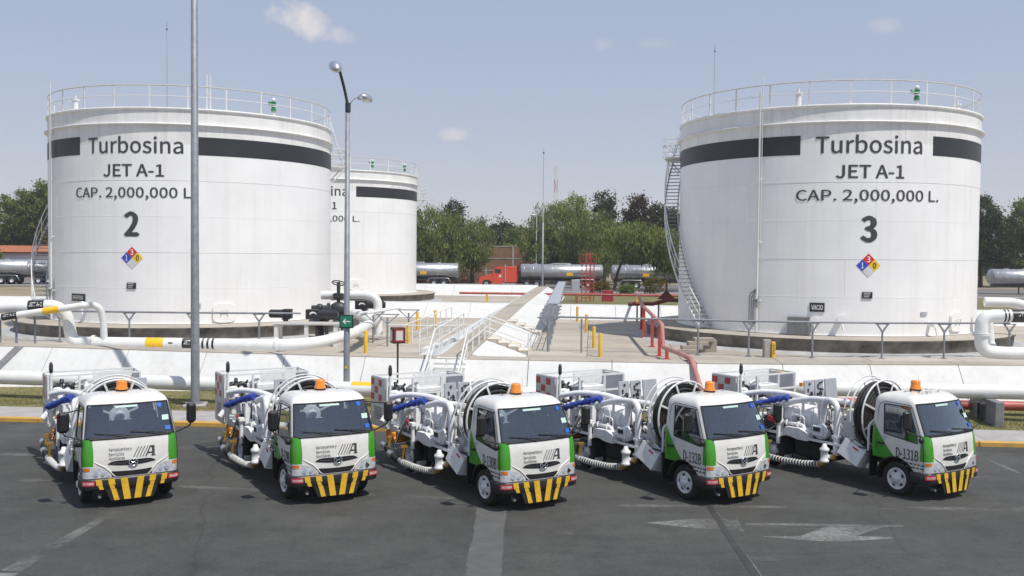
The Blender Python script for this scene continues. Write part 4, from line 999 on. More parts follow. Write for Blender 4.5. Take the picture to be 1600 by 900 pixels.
    sm = MB(); sm.box((.515, 0, 0), (.64, .02, .045)); sme = sm.mesh('reel_spoke', rail_white)
    for dy in (-.18, .18):
        for k in range(8):
            obj_of('reel_spoke', sme, reel, rc + Vector((0, dy, 0)), (0, R_(22.5 + k * 45), 0))
    m = MB(); m.cyl(rc + Vector((0, -.22, 0)), rc + Vector((0, .28, 0)), .19, n=18); m.cyl(rc + Vector((0, -.30, 0)), rc + Vector((0, -.22, 0)), .09, n=12); m.sphere(rc + Vector((0, -.25, .02)), .11, 10); m.tube([rc + Vector((0, .34, 0)), rc + Vector((-.12, .36, -.25)), rc + Vector((-.15, .3, -.72))], .045, 8, .1); m.build('reel_drum', equip_white, reel)
    m = MB()
    for lay in range(6):
        for k in range(3): m.torus(rc + Vector((0, -.10 + k * .10, 0)), (0, 1, 0), .26 + lay * .092, .043, 40, 7)
    m.build('wound_hose', hose_rub, reel)
    m = MB()
    for x in (-.45, .52): m.box((x, 1.32, 1.20), (.07, .08, .76)); m.box((x * .5, 1.32, 1.60), (abs(x) * 1.1, .06, .07))
    m.tube([(-.82, .62, .86), (-.82, .62, 1.45), (-.40, .72, 1.60)], .028, 6, .08); tag(m.build('reel_stand', equip_white, reel), kind='stuff')
    # gooseneck inlet pipe, meter, coupler, filter vessel
    m = MB(); m.tube([(-.78, 1.55, .58), (-.78, 1.55, 1.86), (-.70, 2.02, 1.86), (-.66, 2.02, 1.15)], .078, 12, .21, seg=8)
    for z in (.64, 1.0): m.cyl((-.78, 1.55, z), (-.78, 1.55, z + .05), .12, n=14)
    m.build('gooseneck_pipe', equip_white, root)
    m = MB(); m.lathe([(.0, -.2), (.12, -.19), (.19, -.12), (.2, .1), (.16, .17), (0, .19)], 16, (-.68, 2.02, 1.06), (-1, 0, 0)); m.box((-.88, 2.02, 1.10), (.10, .30, .26), None, .02); me_ = m.build('flow_meter', equip_white, root)
    m = MB(); m.box((-.936, 2.02, 1.14), (.012, .2, .1)); m.build('meter_dial', dark_metal, me_)
    m = MB(); m.lathe([(0, 0), (.11, 0), (.115, .05), (.09, .07), (.09, .26), (.115, .28), (.115, .33), (.06, .38), (.045, .44), (0, .45)], 14, (-1.0, 1.72, .40)); m.cyl((-1.0, 1.72, .52), (-.78, 1.57, .55), .055, n=8); cp = m.build('hydrant_coupler', equip_white, root)
    m = MB(); m.sphere((-.86, 1.56, .52), .075, 8); m.cyl((-1.0, 1.72, .40), (-1.02, 1.86, .33), .075, n=10); m.build('coupler_fitting', brass, cp)
    m = MB(); prof = [(0, -.80), (.12, -.79), (.24, -.72), (.30, -.60), (.31, -.5), (.31, .45), (.28, .60), (.18, .70), (0, .74)]; m.lathe(prof, 22, (-.32, 2.95, 1.28), (0, -1, 0.0))
    for y in (2.45, 3.3): m.torus((-.32, y, 1.28), (0, 1, 0), .315, .02, 24, 5)
    m.cyl((-.32, 2.9, .86), (-.32, 2.9, 1.1), .2, n=10); m.build('filter_vessel', equip_white, root)
    m = MB(); m.tube([(-.62, 3.75, 1.30), (-.60, 3.2, 1.62), (-.58, 2.5, 1.80), (-.56, 1.35, 1.86), (-.40, 1.15, 1.70), (-.2, 1.12, 1.64)], .075, 10, .2); m.tube([(-.58, 2.5, 1.82), (-.30, 2.3, 1.78), (.1, 1.4, 1.72)], .05, 8, .15)
    for y in (2.25, 2.75): m.cyl((-.58, y, .88), (-.58, y, 1.82), .035, n=8)
    m.build('delivery_pipe', equip_white, root)
    # tilted stowage bin
    rot = Matrix.Rotation(R_(24), 3, 'X') @ Matrix.Rotation(R_(14), 3, 'Y'); ce = Vector((-.82, .98, .74)); m = MB()
    for c_, d_ in (((0, 0, -.19), (.36, .60, .015)), ((-.18, 0, 0), (.015, .60, .40)), ((.18, 0, 0), (.015, .60, .40)), ((0, -.30, 0), (.36, .015, .40)), ((0, .30, 0), (.36, .015, .40)), ((0, 0, .02), (.33, .57, .012))): m.box(ce + rot @ Vector(c_), d_, rot)
    bn = m.build('stowage_bin', equip_white, root)
    m = MB(); m.box(ce + rot @ Vector((-.19, -.06, .13)), (.006, .16, .04), rot); m.build('bin_label', red_sticker, bn)
    # blue covered hose on its arm
    pts = []; rr = []; rnd = random.Random(3)
    P0 = [(-1.10, 4.25, 1.40), (-1.06, 4.10, 1.43), (-.96, 3.90, 1.52), (-.86, 3.65, 1.60), (-.74, 3.38, 1.70), (-.64, 3.16, 1.74)]
    for i in range(26):
        f = i / 25 * (len(P0) - 1); k = min(int(f), len(P0) - 2); q = Vector(P0[k]).lerp(Vector(P0[k + 1]), f - k); pts.append(q + Vector((rnd.uniform(-.012, .012), 0, rnd.uniform(-.014, .014)))); rr.append(.064 + rnd.uniform(-.026, .024) + (.018 if i > 19 else 0))
    rr[0] = .05; rr[-1] = .07
    m = MB(); m.tube(pts, rr, 12); m.build('covered_hose', blue_tarp, root)
    m = MB(); m.tube([(-1.0, 4.4, 1.70), (-.75, 3.9, 1.82), (-.45, 3.3, 1.82), (-.2, 2.9, 1.72)], .07, 9, .2); m.tube([(-.55, 4.5, 1.30), (-.72, 3.8, 1.46), (-.62, 3.3, 1.50)], .05, 8, .15)
    m.box((-.78, 3.35, 1.30), (.12, .16, .52)); m.box((-.78, 4.2, 1.2), (.1, .1, .5)); m.build('hose_arm', equip_white, root)
    m = MB(); m.prism([(-.99, 3.55, 1.15), (-.99, 3.25, 1.10), (-.99, 3.25, 1.22), (-.99, 3.55, 1.27)], (.03, 0, 0)); m.build('arm_sign', red_sticker, root)
    # corrugated suction hose slung along the flank
    path = [(-1.02, 1.88, .33), (-1.06, 2.3, .27), (-1.10, 2.9, .24), (-1.16, 3.5, .26), (-1.20, 4.0, .36), (-1.16, 4.45, .55)]
    m = MB(); m.tube(path, .055, 10, .3); sh = m.build('suction_hose', hose_rub, root)
    m = MB(); q = []
    for a, b in zip(path, path[1:]):
        a, b = Vector(a), Vector(b); nn = int((b - a).length / .078)
        for i in range(nn): q.append((a.lerp(b, i / nn), b - a))
    for i, (p, d) in enumerate(q): m.mat(0 if i < 19 else 1).torus(p, d, .060, .021, 12, 5)
    tag(m.build('hose_ribs', [hose_white, hose_rub], sh), kind='stuff')
    for p in ((-1.15, 3.42, .26), (-1.18, 4.36, .50), (-1.2, 3.95, .35)): m = MB(); m.cyl(Vector(p) - Vector((0, .09, .01)), Vector(p) + Vector((0, .09, .02)), .085, n=12); m.build('hose_coupling', alu, sh)
    m = MB(); m.cyl((-1.15, 3.40, .30), (-1.12, 3.36, .62), .035, n=8); m.box((-1.12, 3.36, .64), (.18, .07, .06)); m.build('cam_lever', brass, sh); m = MB(); m.cyl((-1.16, 4.2, .45), (-1.1, 4.2, .70), .03, n=8); m.box((-1.1, 4.2, .72), (.16, .06, .05)); m.build('cam_lever', brass, sh)
    # lifting cylinder and legs at the tail
    m = MB(); m.cyl((-.96, 3.20, .60), (-.96, 3.20, 1.20), .05, n=10); m.box((-.96, 3.20, 1.20), (.14, .2, .07)); m.build('stabiliser', equip_white, root)
    m = MB(); m.cyl((-1.0, 4.1, .62), (-.86, 3.75, 1.25), .035, n=8); m.build('lift_ram', chrome, root)
    m = MB(); m.cyl((-.9, 4.55, .30), (-.9, 4.55, 1.0), .055, n=10); m.cyl((-.9, 4.55, .30), (-.9, 4.55, .34), .12, n=12); m.build('stabiliser', equip_white, root)
    m = MB(); m.box((-.72, 4.55, .72), (.5, .5, .20), None, .04); m.box((-.70, 4.4, .62), (.7, .3, .15), None, .03); m.build('hose_tray', orange_bx, root)
    # instrument panels standing across the deck
    m = MB(); m.box((.42, 3.06, 1.52), (1.30, .05, .06)); m.cyl((-.1, 3.06, .86), (-.1, 3.06, 1.6), .03, n=6); m.cyl((.95, 3.06, .86), (.95, 3.06, 1.6), .03, n=6); ip = m.build('instrument_panel', equip_white, root)
    rnd = random.Random(9)
    for i_, x in enumerate((-.02, .36, .82)):
        w = .33 if i_ < 2 else .46
        m = MB(); m.box((x, 3.05, 1.86), (w, .05, .60), Matrix.Rotation(R_(-7), 3, 'X'), .012); pn_ = m.build('panel_board', panel_grey, ip)
        if i_ < 2:
            m = MB()
            for k in range(13):
                u, v = rnd.uniform(-.12, .12), rnd.uniform(-.24, .24); q0 = Matrix.Rotation(R_(-7), 3, 'X') @ Vector((u, -.03, v)) + Vector((x, 3.05, 1.86)); m.cyl(q0, q0 + Vector((0, -.025, 0)), rnd.uniform(.014, .04), n=9)
            for k in range(3): q0 = Matrix.Rotation(R_(-7), 3, 'X') @ Vector((rnd.uniform(-.08, .08), -.03, rnd.uniform(-.2, .2))) + Vector((x, 3.05, 1.86)); m.box(q0, (rnd.uniform(.04, .09), .02, rnd.uniform(.05, .14)))
            tag(m.build('gauge', dark_metal, pn_), kind='stuff')
    # rear work basket
    z0, z1 = .92, 2.13
    m = MB(); m.box((.06, 5.0, z0 - .03), (2.2, 1.0, .05)); bs = m.build('work_basket', equip_white, root)
    def part(nm, fn, mat): q = MB(); fn(q); return q.build(nm, mat, bs)
    for x, y in ((-1.04, 4.55), (-1.04, 5.46), (1.15, 4.55), (1.15, 5.46), (-.32, 4.55), (.50, 4.55)): part('basket_post', lambda q: q.box((x, y, (z0 + z1) / 2), (.05, .05, z1 - z0)), rail_white)
    for z in (z1, 1.72, 1.40):
        part('basket_rail', lambda q: (q.box((.055, 4.55, z), (2.2, .045, .045)), q.box((.055, 5.46, z), (2.2, .045, .045)), q.box((1.152, 5.0, z), (.042, .86, .042)), q.box((-1.042, 5.0, z), (.042, .86, .042))), rail_white)
    sp = part('side_panel', lambda q: q.box((-1.075, 5.03, 1.50), (.022, .88, 1.26)), panel_grey if False else M('panel_light', (.58, .58, .57), .4, .25, var=.06))
    for (ci, ri) in ((0, 0), (2, 0), (1, 1), (0, 2), (2, 2)):
        q = MB(); y = 5.36 - ci * .24; z = 2.0 - ri * .19; q.box((-1.088, y, z), (.004, .20, .17)); q.build('red_square', red_p, sp)
    for k in range(6): q = MB(); q.box((-1.088, 5.03, 1.36 - k * .055), (.004, .5 - .07 * (k % 3), .022)); q.build('louvre', dark_metal, sp)
    part('back_panel', lambda q: q.box((.62, 5.44, 1.72), (1.0, .02, .74)), equip_white)
    part('end_panel', lambda q: q.box((1.125, 5.0, 1.70), (.02, .82, .78)), panel_grey)
    cb = part('control_cabinet', lambda q: (q.box((.10, 4.92, 1.52), (.74, .36, .62), None, .02)), panel_grey)
    q = MB(); q.box((.16, 4.70, 1.80), (.74, .34, .13), None, .02); q.build('cabinet_hood', equip_white, cb)
    q = MB(); rnd = random.Random(12)
    for k in range(16): p = Vector((.10 + rnd.uniform(-.32, .32), 4.735, 1.28 + rnd.uniform(0, .40))); q.cyl(p, p + Vector((0, -.03, 0)), rnd.uniform(.02, .055), n=9)
    tag(q.build('gauge', dark_metal, cb), kind='stuff')
    part('exhaust_stack', lambda q: (q.cyl((-.98, 4.50, .9), (-.98, 4.50, 2.22), .035, n=8)), rail_white)
    q = MB(); q.lathe([(0, 0), (.035, 0), (.05, .06), (.048, .2), (.03, .27), (0, .28)], 10, (-.98, 4.50, 2.22)); q.build('stack_cap', dark_metal, bs)
    # deadman reels and nozzles inside the basket
    m = MB(); rnd = random.Random(21)
    for x in (-.78, -.55): m.lathe([(0, -.1), (.15, -.1), (.15, -.07), (.08, -.06), (.08, .06), (.15, .07), (.15, .1), (0, .1)], 14, (x, 4.85, 1.75), (.3, 1, .2))
    for k in range(9): p = Vector((rnd.uniform(-.95, -.4), rnd.uniform(4.6, 5.1), rnd.uniform(1.2, 2.0))); m.cyl(p, p + Vector((rnd.uniform(-.2, .2), rnd.uniform(-.2, .1), rnd.uniform(-.25, .25))), rnd.uniform(.03, .06), n=8)
    tag(m.build('basket_nozzles', dark_metal, bs), kind='stuff')
    m = MB()
    for k in range(10): p = Vector((rnd.uniform(-.95, -.35), rnd.uniform(4.6, 5.0), rnd.uniform(1.15, 1.9))); m.tube([p, p + Vector((rnd.uniform(-.25, .25), -.1, rnd.uniform(-.1, .25))), p + Vector((rnd.uniform(-.3, .3), -.15, rnd.uniform(-.4, -.1)))], rnd.uniform(.035, .075), 8, .1)
    m.box((-.72, 4.8, 1.25), (.4, .3, .35), Matrix.Rotation(.4, 3, 'Z'), .03); tag(m.build('basket_equipment', equip_white, bs), kind='stuff')
    m = MB(); m.box((.45, 4.0, 1.30), (.09, 1.5, .11), Matrix.Rotation(R_(-34), 3, 'X')); m.box((.85, 4.0, 1.30), (.09, 1.5, .11), Matrix.Rotation(R_(-34), 3, 'X')); m.build('lift_boom', equip_white, root)
    m = MB(); m.box((.95, 4.1, 1.86), (.14, .10, .10)); m.build('corner_marker', orange_bx, bs)
    # small-bore pipework and valves crowding the deck
    rnd = random.Random(5); m = MB(); d = MB()
    for k in range(48):
        x, y, z = rnd.uniform(-.78, .8), rnd.uniform(1.3, 4.3), rnd.uniform(.95, 1.62)
        a = rnd.choice(((1, 0, 0), (0, 1, 0), (0, 1, 0))); l = rnd.uniform(.25, .8); p = Vector((x, y, z)); e = p + Vector(a) * l; e.x = max(-.85, min(.85, e.x)); e.y = min(4.4, e.y); r = rnd.choice((.012, .018, .025, .03, .045))
        m.tube([Vector((p.x, p.y, .87)), p, e, Vector((e.x, e.y, .87))], r, 7, .12)
        for f in (.25, .75): c_ = p.lerp(e, f); dd = (e - p).normalized(); m.cyl(c_ - dd * .015, c_ + dd * .015, r * 1.9, n=9)
        if k % 2 == 0: c_ = p.lerp(e, .5); d.cyl(c_ - (e - p).normalized() * .06, c_ + (e - p).normalized() * .06, r * 1.7 + .01, n=8); d.cyl(c_, c_ + Vector((0, 0, .16)), .03, n=7); d.torus(c_ + Vector((0, 0, .17)), (0, 0, 1), .07, .012, 12, 5)
    for k in range(8): m.box((rnd.uniform(-.6, .7), rnd.uniform(1.4, 4.2), rnd.uniform(.95, 1.3)), (rnd.uniform(.12, .35), rnd.uniform(.12, .35), rnd.uniform(.15, .4)), None, .02)
    tag(m.build('deck_pipework', equip_white, root), kind='stuff'); tag(d.build('hand_valve', dark_metal, root), kind='stuff')
    m = MB(); rnd = random.Random(31)
    for k in range(12):
        p = Vector((rnd.uniform(-.8, .6), rnd.uniform(1.4, 3.6), rnd.uniform(.9, 1.2))); q = p + Vector((rnd.uniform(-.3, .3), rnd.uniform(.3, .9), rnd.uniform(-.1, .2))); m.tube([p, p.lerp(q, .3) + Vector((0, 0, rnd.uniform(.1, .4))), p.lerp(q, .7) + Vector((0, 0, rnd.uniform(-.05, .3))), q], rnd.uniform(.014, .03), 7, .12)
    tag(m.build('hydraulic_hose', hose_rub, root), kind='stuff')
    m = MB(); m.box((-.52, 2.2, 1.02), (.3, .35, .26), None, .02); m.box((-.6, 3.7, 1.06), (.3, .4, .3), None, .02); m.box((.1, 4.2, 1.1), (.5, .3, .4), None, .02); tag(m.build('pump_housing', dark_metal, root), kind='stuff')
    m = MB(); m.box((.35, 1.75, 1.25), (.5, .45, .62), None, .02); m.box((-.25, 1.5, 1.15), (.4, .28, .45), None, .02); m.build('valve_manifold', equip_white, root)
    return root

TRUCK_YAW = [R_(a) for a in (31.3, 29.8, 31.4, 31.8, 32.4)]
spots = [((-8.44, 20.72), None, 'white and green dispenser truck at the row end, parked beside the tall grey lamp pole'),
         ((-4.22, 21.16), 'D-129B', 'white dispenser truck parked in front of the twin-headed lamp post with the arrow sign'),
         ((.12, 20.78), 'D-130B', 'white and green dispenser truck numbered D-130B, parked in line with the white dike stairs'),
         ((4.47, 21.40), 'D-132B', 'white and green dispenser truck with D-132B on its door'),
         ((9.32, 21.95), 'D-131B', 'white and green dispenser truck with D-131B on its door and pitted roof paint')]
truck0 = build_truck()
for i, ((x, y), num, lab) in enumerate(spots):
    t_ = truck0 if i == 0 else copy_tree(truck0)
    t_.location = (x, y, 0); t_.rotation_euler = (0, 0, TRUCK_YAW[i])
    tag(t_, lab, 'truck', 'fuel dispenser trucks parked in a row')
    TR_LIST = globals().setdefault('TRUCKS', []); TR_LIST.append(t_)
for t_, (_, num, _l) in zip(TRUCKS, spots):
    if num:
        cb_ = [c for c in t_.children if c.name.split('.')[0] == 'cab'][0]
        text_mesh(num, .565, .235, .012, lambda u, v: Vector((-(cab_w(.99 + v) + .006), -.485 - u, .99 + v))).build('door_number', letter, cb_)
# pitted paint on the last truck's roof
rnd = random.Random(8); m = MB()
for k in range(34):
    x, y = rnd.uniform(-.35, .45), rnd.uniform(-.40, .1); r = rnd.uniform(.012, .03)
    m.poly([(x + math.cos(a) * r * 1.4, y + math.sin(a) * r, 2.296) for a in [2 * math.pi * i / 7 for i in range(7)]])
cb_ = [c for c in TRUCKS[4].children if c.name.split('.')[0] == 'cab'][0]
m.build('paint_chips', dark_metal, cb_)

# ================================================================== PIPELINES
def band(parent, p0, p1, r, mat, nm): m = MB(); m.cyl(p0, p1, r, n=20, caps=False); return m.build(nm, mat, parent)
def pipe_text(parent, txt, c, axis, up, r, w, h):
    """lettering wrapped on a horizontal pipe, read from the camera side"""
    c, axis, up = Vector(c), Vector(axis).normalized(), Vector(up); side = axis.cross(up).normalized()
    def f(u, v): a = v / r + .35; return c + axis * u + side * (math.cos(a) * r) + up * (math.sin(a) * r)
    return text_mesh(txt, w, h, .02, f).build('lettering', mark_white, parent)
# verge mains
m = MB(); m.tube([S(-46, 32.3, .86), S(-22, 32.15, .80), S(-4, 32.0, .62), S(5.6, 32.0, .60)], .245, 20, .5)
pw = m.build('fuel_main', white_dull); tag(pw, 'white fuel main on the verge behind the left-hand dispenser trucks', 'pipeline')
d = (S(5.6, 32.0, .6) - S(-4, 32, .62)).normalized()
band(pw, S(-8.15, 32.045, .668), S(-6.9, 32.032, .653), .2485, pipe_yellow, 'yellow_band')
m = MB(); m.tube([S(6.5, 33.3, .95), S(6.6, 32.0, .98), S(9.0, 31.9, 1.03), S(48, 31.7, 1.12)], .235, 20, .5)
pe = m.build('fuel_main', white_dull); tag(pe, 'white fuel main carried on concrete piers, running to the right of D-131B', 'pipeline')
m = MB(); m.tube([S(6.2, 33.0, .44), S(8, 32.9, .44), S(48, 32.7, .50)], .16, 14, .3)
pr = m.build('fire_main', red_pipe); tag(pr, 'red fire main lying low behind the white pier-borne pipe', 'pipeline')
m = MB(); c = S(15.1, 32.72, .60); m.box(c, (.5, .35, .03), Matrix.Rotation(-SA, 3, 'Z') @ Matrix.Rotation(R_(40), 3, 'X')); m.build('flow_marker', mark_white, pr)
for i, s in enumerate((12.75, 20.5, 27.5)):
    m = MB(); site_box(m, s - .14, s + .14, 30.95, 33.0, -.05, .84, .02)
    tag(m.build('pipe_pier', block_grey), 'grey concrete pier under the white main' + (' right behind truck D-131B' if i == 0 else (' next beyond the one behind D-131B' if i == 1 else ', third from truck D-131B')), 'pier', 'concrete piers under the main')
for i, s in enumerate((-24, -18.0, -9.5)):
    m = MB(); z = .86 + (.62 - .86) * (s + 46) / 42; site_box(m, s - .3, s + .3, 31.55, 32.55, -.02, z - .2, .02)
    tag(m.build('pipe_sleeper', conc), 'low concrete sleeper under the left-hand fuel main' + (', beneath the leftmost stretch', ' beside the tall lamp pole side', ' between the first two trucks')[i], 'sleeper', 'sleepers under the verge main')
# yellow-marked valve riser on the right-hand main
m = MB(); p = S(6.5, 33.3, .62); m.cyl(p - Vector((0, 0, .6)), p + Vector((0, 0, .55)), .27, n=18); rv = m.build('pipe_riser', white_dull); tag(rv, 'short white pipe riser with a yellow top at the dike foot', 'pipe')
m = MB(); m.lathe([(.285, .55), (.285, .74), (.26, .78), (0, .79)], 18, p); m.build('yellow_cap', pipe_yellow, rv)

# yard loop line in front of tank 2
Y0 = 38.6
m = MB(); m.tube([(-27, 37.4, 2.75), (-20, 38.2, 3.02), (-18.0, 38.5, 3.10), (-17.78, 38.6, 1.62), (-17.2, Y0, 1.58), (-9.0, Y0, 1.56), (-7.9, 39.2, 1.62), (-6.9, 41.5, 1.80), (-6.9, 47, 1.85), (-8.4, 51, 2.1)], .235, 20, .62, seg=8)
lp = m.build('fuel_line', white_dull); tag(lp, 'thick white fuel line looping down in front of tank 2', 'pipeline')
band(lp, (-14.75, Y0, 1.5735), (-14.03, Y0, 1.571), .2385, pipe_yellow, 'yellow_band')
bk = band(lp, (-13.27, Y0, 1.569), (-12.6, Y0, 1.567), .2385, black_paint, 'black_band')
for x in (-12.48, -12.28, -12.08): band(lp, (x, Y0, 1.566), (x + .09, Y0, 1.566), .2385, black_paint, 'stripe')
pipe_text(bk, 'JET A-1', (-12.93, Y0, 1.568), (1, 0, 0), (0, 0, 1), .2415, .52, .17)
m = MB(); m.box((-13.72, Y0 - .235, 1.62), (.17, .012, .05)); m.build('flow_arrow', black_paint, lp)
a0, a1 = Vector((-27, 37.4, 2.75)), Vector((-20, 38.2, 3.02)); ax = (a1 - a0).normalized()
def on(x): return a0 + (a1 - a0) * ((x + 27) / 7)
band(lp, on(-22.0), on(-20.55), .2385, pipe_yellow, 'yellow_band')
b2 = Vector((-18.0, 38.5, 3.10)); e1 = (b2 - a1).normalized()
m = MB(); m.tube([(-19.35, 38.3, 3.047), (-18.75, 38.388, 3.07)], .2385, 20, caps=False); bk = m.build('black_band', black_paint, lp)
pipe_text(bk, 'JET A-1', (-19.05, 38.344, 3.058), e1, (0, 0, 1), .2415, .5, .17)
m = MB(); m.tube([(-27, 36.6, 2.12), (-21, 37.6, 2.50), (-16.95, 38.05, 3.13), (-16.55, 38.3, 3.1), (-16.45, 38.45, 2.6), (-16.45, 38.55, 1.60)], .135, 16, .35, seg=6)
lq = m.build('fuel_line', white_dull); tag(lq, 'thinner white fuel line dropping into the loop before tank 2', 'pipeline')
c0, c1 = Vector((-21, 37.6, 2.50)), Vector((-16.95, 38.05, 3.13))
band(lq, c0.lerp(c1, .60), c0.lerp(c1, .75), .139, pipe_yellow, 'yellow_band')
bk = band(lq, c0.lerp(c1, .22), c0.lerp(c1, .36), .139, black_paint, 'black_band'); pipe_text(bk, 'JET A-1', c0.lerp(c1, .29), c1 - c0, (0, 0, 1), .142, .46, .11)
for k in (.13, .16, .19): band(lq, c0.lerp(c1, k), c0.lerp(c1, k + .013), .139, black_paint, 'stripe')
for i, (x, y, z) in enumerate(((-20.6, 38.1, 2.55), (-20.0, 38.2, 2.6), (-19.3, 38.3, 2.65))):
    m = MB(); m.cyl((x, y + .35, YARD), (x, y + .35, z), .045, n=8); m.box((x, y + .1, z), (.12, .62, .08)); tag(m.build('pipe_prop', galv), 'thin grey steel prop under the banded fuel lines, ' + ('farthest from', 'between two others beside', 'closest to')[i] + ' the plinth', 'pipe prop', 'props under the banded lines')
def flanges(parent, pts, r):
    for p, d in pts:
        p, d = Vector(p), Vector(d).normalized()
        m = MB(); m.cyl(p - d * .05, p - d * .006, r + .07, n=20); m.cyl(p + d * .006, p + d * .05, r + .07, n=20)
        q = orient(d)
        for k in range(10): b_ = p + q @ Vector((math.cos(k * .628) * (r + .045), math.sin(k * .628) * (r + .045), 0)); m.cyl(b_ - d * .075, b_ + d * .075, .012, n=5)
        tag(m.build('flange', white_dull, parent), kind='stuff')
def weld_rings(parent, pts, r):
    for p, d in pts: m = MB(); m.torus(p, d, r, .008, 20, 5); m.build('weld_ring', white_dull, parent)
flanges(lp, (((-16.9, Y0, 1.58), (1, 0, 0)), ((-9.5, Y0, 1.561), (1, 0, 0))), .235)
weld_rings(lp, [((-15.6, Y0, 1.577), (1, 0, 0)), ((-11.2, Y0, 1.565), (1, 0, 0)), ((-17.78, 38.6, 2.35), (.05, .02, -1)), ((-10.4, Y0, 1.563), (1, 0, 0))], .235)
weld_rings(pw, [(S(s, 32.15 - (s + 22) / 18 * .15, .80 - (s + 22) / 18 * .18), d) for s in (-19, -14.6, -10.2, -5.6)], .245)
weld_rings(pe, [(S(s, 31.9 - (s - 9) / 39 * .2, 1.03 + (s - 9) / 39 * .09), S(1, 0) - S(0, 0)) for s in (11, 14.4, 17.4, 20)], .235)
# line looping at the right
m = MB(); m.tube([(27, 36.9, 3.15), (18.75, 37.5, 3.08), (18.45, 37.5, 2.9), (18.45, 37.5, 1.70), (19.2, 37.5, 1.62), (27, 37.1, 1.62)], .25, 20, .62, seg=8)
lr = m.build('fuel_line', white_dull); tag(lr, 'thick white fuel line bent in a loop right of tank 3', 'pipeline')
m = MB(); m.tube([(19.55, 37.43, 3.085), (20.5, 37.36, 3.092)], .2535, 20, caps=False); bk = m.build('black_band', black_paint, lr); pipe_text(bk, 'JET A-1', (20.05, 37.40, 3.088), (1, -.07, 0), (0, 0, 1), .2565, .62, .2)
for x in (19.25, 19.38): m = MB(); m.tube([(x, 37.455, 3.083), (x + .06, 37.45, 3.0835)], .2535, 20, caps=False); m.build('stripe', black_paint, lr)
flanges(lr, (((18.45, 37.5, 2.35), (0, 0, 1)), ((21.5, 37.28, 3.10), (1, -.07, 0))), .25)
m = MB(); m.tube([(27, 38.2, 3.0), (19.5, 38.5, 2.95), (19.25, 38.5, 2.8), (19.25, 38.3, 1.75), (19.4, 37.75, 1.62)], .15, 16, .4, seg=6)
tag(m.build('fuel_line', white_dull), 'thinner white fuel line behind the loop right of tank 3', 'pipeline')
m = MB(); m.tube([(23.0, 46.5, 3.2), (24.4, 46.2, 3.2), (24.9, 45.6, 2.9), (24.9, 45.2, 1.1)], .24, 18, .6, seg=7)
tag(m.build('fuel_line', white_dull), 'white elbow pipe leaving the right-hand flank of tank 3', 'pipeline')
m = MB(); p = Vector((20.4, 37.2, 3.45)); m.cyl(p + Vector((-.3, 0, 0)), p + Vector((.6, 0, 0)), .14, n=14); m.box(p + Vector((.1, 0, -.15)), (.3, .2, .25))
tag(m.build('valve_actuator', black_paint), 'black valve actuator on the pipe loop right of tank 3', 'actuator')

# valve station right of tank 2
t_ = empty('valve_platform', (-9.5, 44.6, YARD)); tag(t_, 'white steel valve platform standing before tank 2 beside the lamp post', 'platform')
m = MB(); m.box((0, 0, 1.04), (3.0, 1.0, .10)); m.box((0, -.5, 1.1), (3.0, .05, .12)); m.build('table', rail_white, t_)
for x, y in ((-1.4, -.4), (1.35, -.4), (0, -.4), (-1.4, .4), (1.35, .4)): m = MB(); m.box((x, y, .5), (.18, .12, 1.0)); m.build('leg', rail_white, t_)
def actuator(loc, lab, L_=.95, crescent=True):
    a = empty('valve_actuator', loc); tag(a, lab, 'actuator', 'black valve actuators')
    m = MB(); m.box((-L_ * .22, 0, .26), (L_ * .46, .42, .46), None, .03); m.build('gearbox', black_paint, a)
    m = MB(); m.cyl((0, 0, .26), (L_ * .68, 0, .26), .2, n=16); m.cyl((L_ * .68, 0, .26), (L_ * .74, 0, .26), .16, n=16); m.build('motor', black_paint, a)
    m = MB(); m.cyl((-.1, 0, -.25), (-.1, 0, .06), .12, n=10); m.cyl((-.1, 0, -.02), (-.1, 0, .03), .2, n=12); m.build('stem', dark_metal, a)
    if crescent:
        pts = []
        for k in range(9): an = R_(150 - k * 15); pts.append((-L_ * .25 + math.cos(an) * .19 + .10, -.2135, .20 + math.sin(an) * .19))
        for k in range(9): an = R_(30 + k * 15); pts.append((-L_ * .25 + math.cos(an) * .17 + .12, -.2135, .155 + math.sin(an) * .16))
        m = MB(); m.poly(pts); m.build('crescent_mark', mark_white, a)
    return a
a1_ = actuator((-10.85, 45.4, 2.12), 'small black valve actuator at the tank end of the valve platform', .9, False); a1_.rotation_euler = (0, 0, math.pi)
actuator((-9.05, 44.7, 2.16), 'black valve actuator behind the green arrow sign, with a white crescent', 1.25)
actuator((-7.5, 49.4, 2.36), 'black valve actuator with a white crescent beyond the arrow sign lamp post', 1.3)
v = empty('gate_valve', (-8.6, 47.4, YARD)); tag(v, 'black gate valve with handwheel standing high beside tank 2', 'valve')
m = MB(); m.cyl((0, 0, 0), (0, 0, 1.4), .16, n=12); m.sphere((0, 0, 1.55), .38, 14, (1.2, .8, 1)); m.cyl((-.75, 0, 1.5), (.5, 0, 1.5), .24, n=14); m.cyl((-.55, 0, 1.5), (-.45, 0, 1.5), .36, n=16); m.cyl((.4, 0, 1.5), (.5, 0, 1.5), .36, n=16); m.cyl((0, 0, 1.8), (0, 0, 2.9), .09, n=8); m.box((0, 0, 2.2), (.5, .3, .3), None, .04); m.build('body', dark_metal, v)
m = MB(); m.torus((0, 0, 2.85), (.2, -.3, 1), .32, .03, 20, 6)
for k in range(4): m.cyl((0, 0, 2.85), (math.cos(k * 1.57) * .32, math.sin(k * 1.57) * .32, 2.85 - math.cos(k * 1.57) * .06 + math.sin(k * 1.57) * .09), .02, n=5)
m.build('handwheel', dark_metal, v)
m = MB()
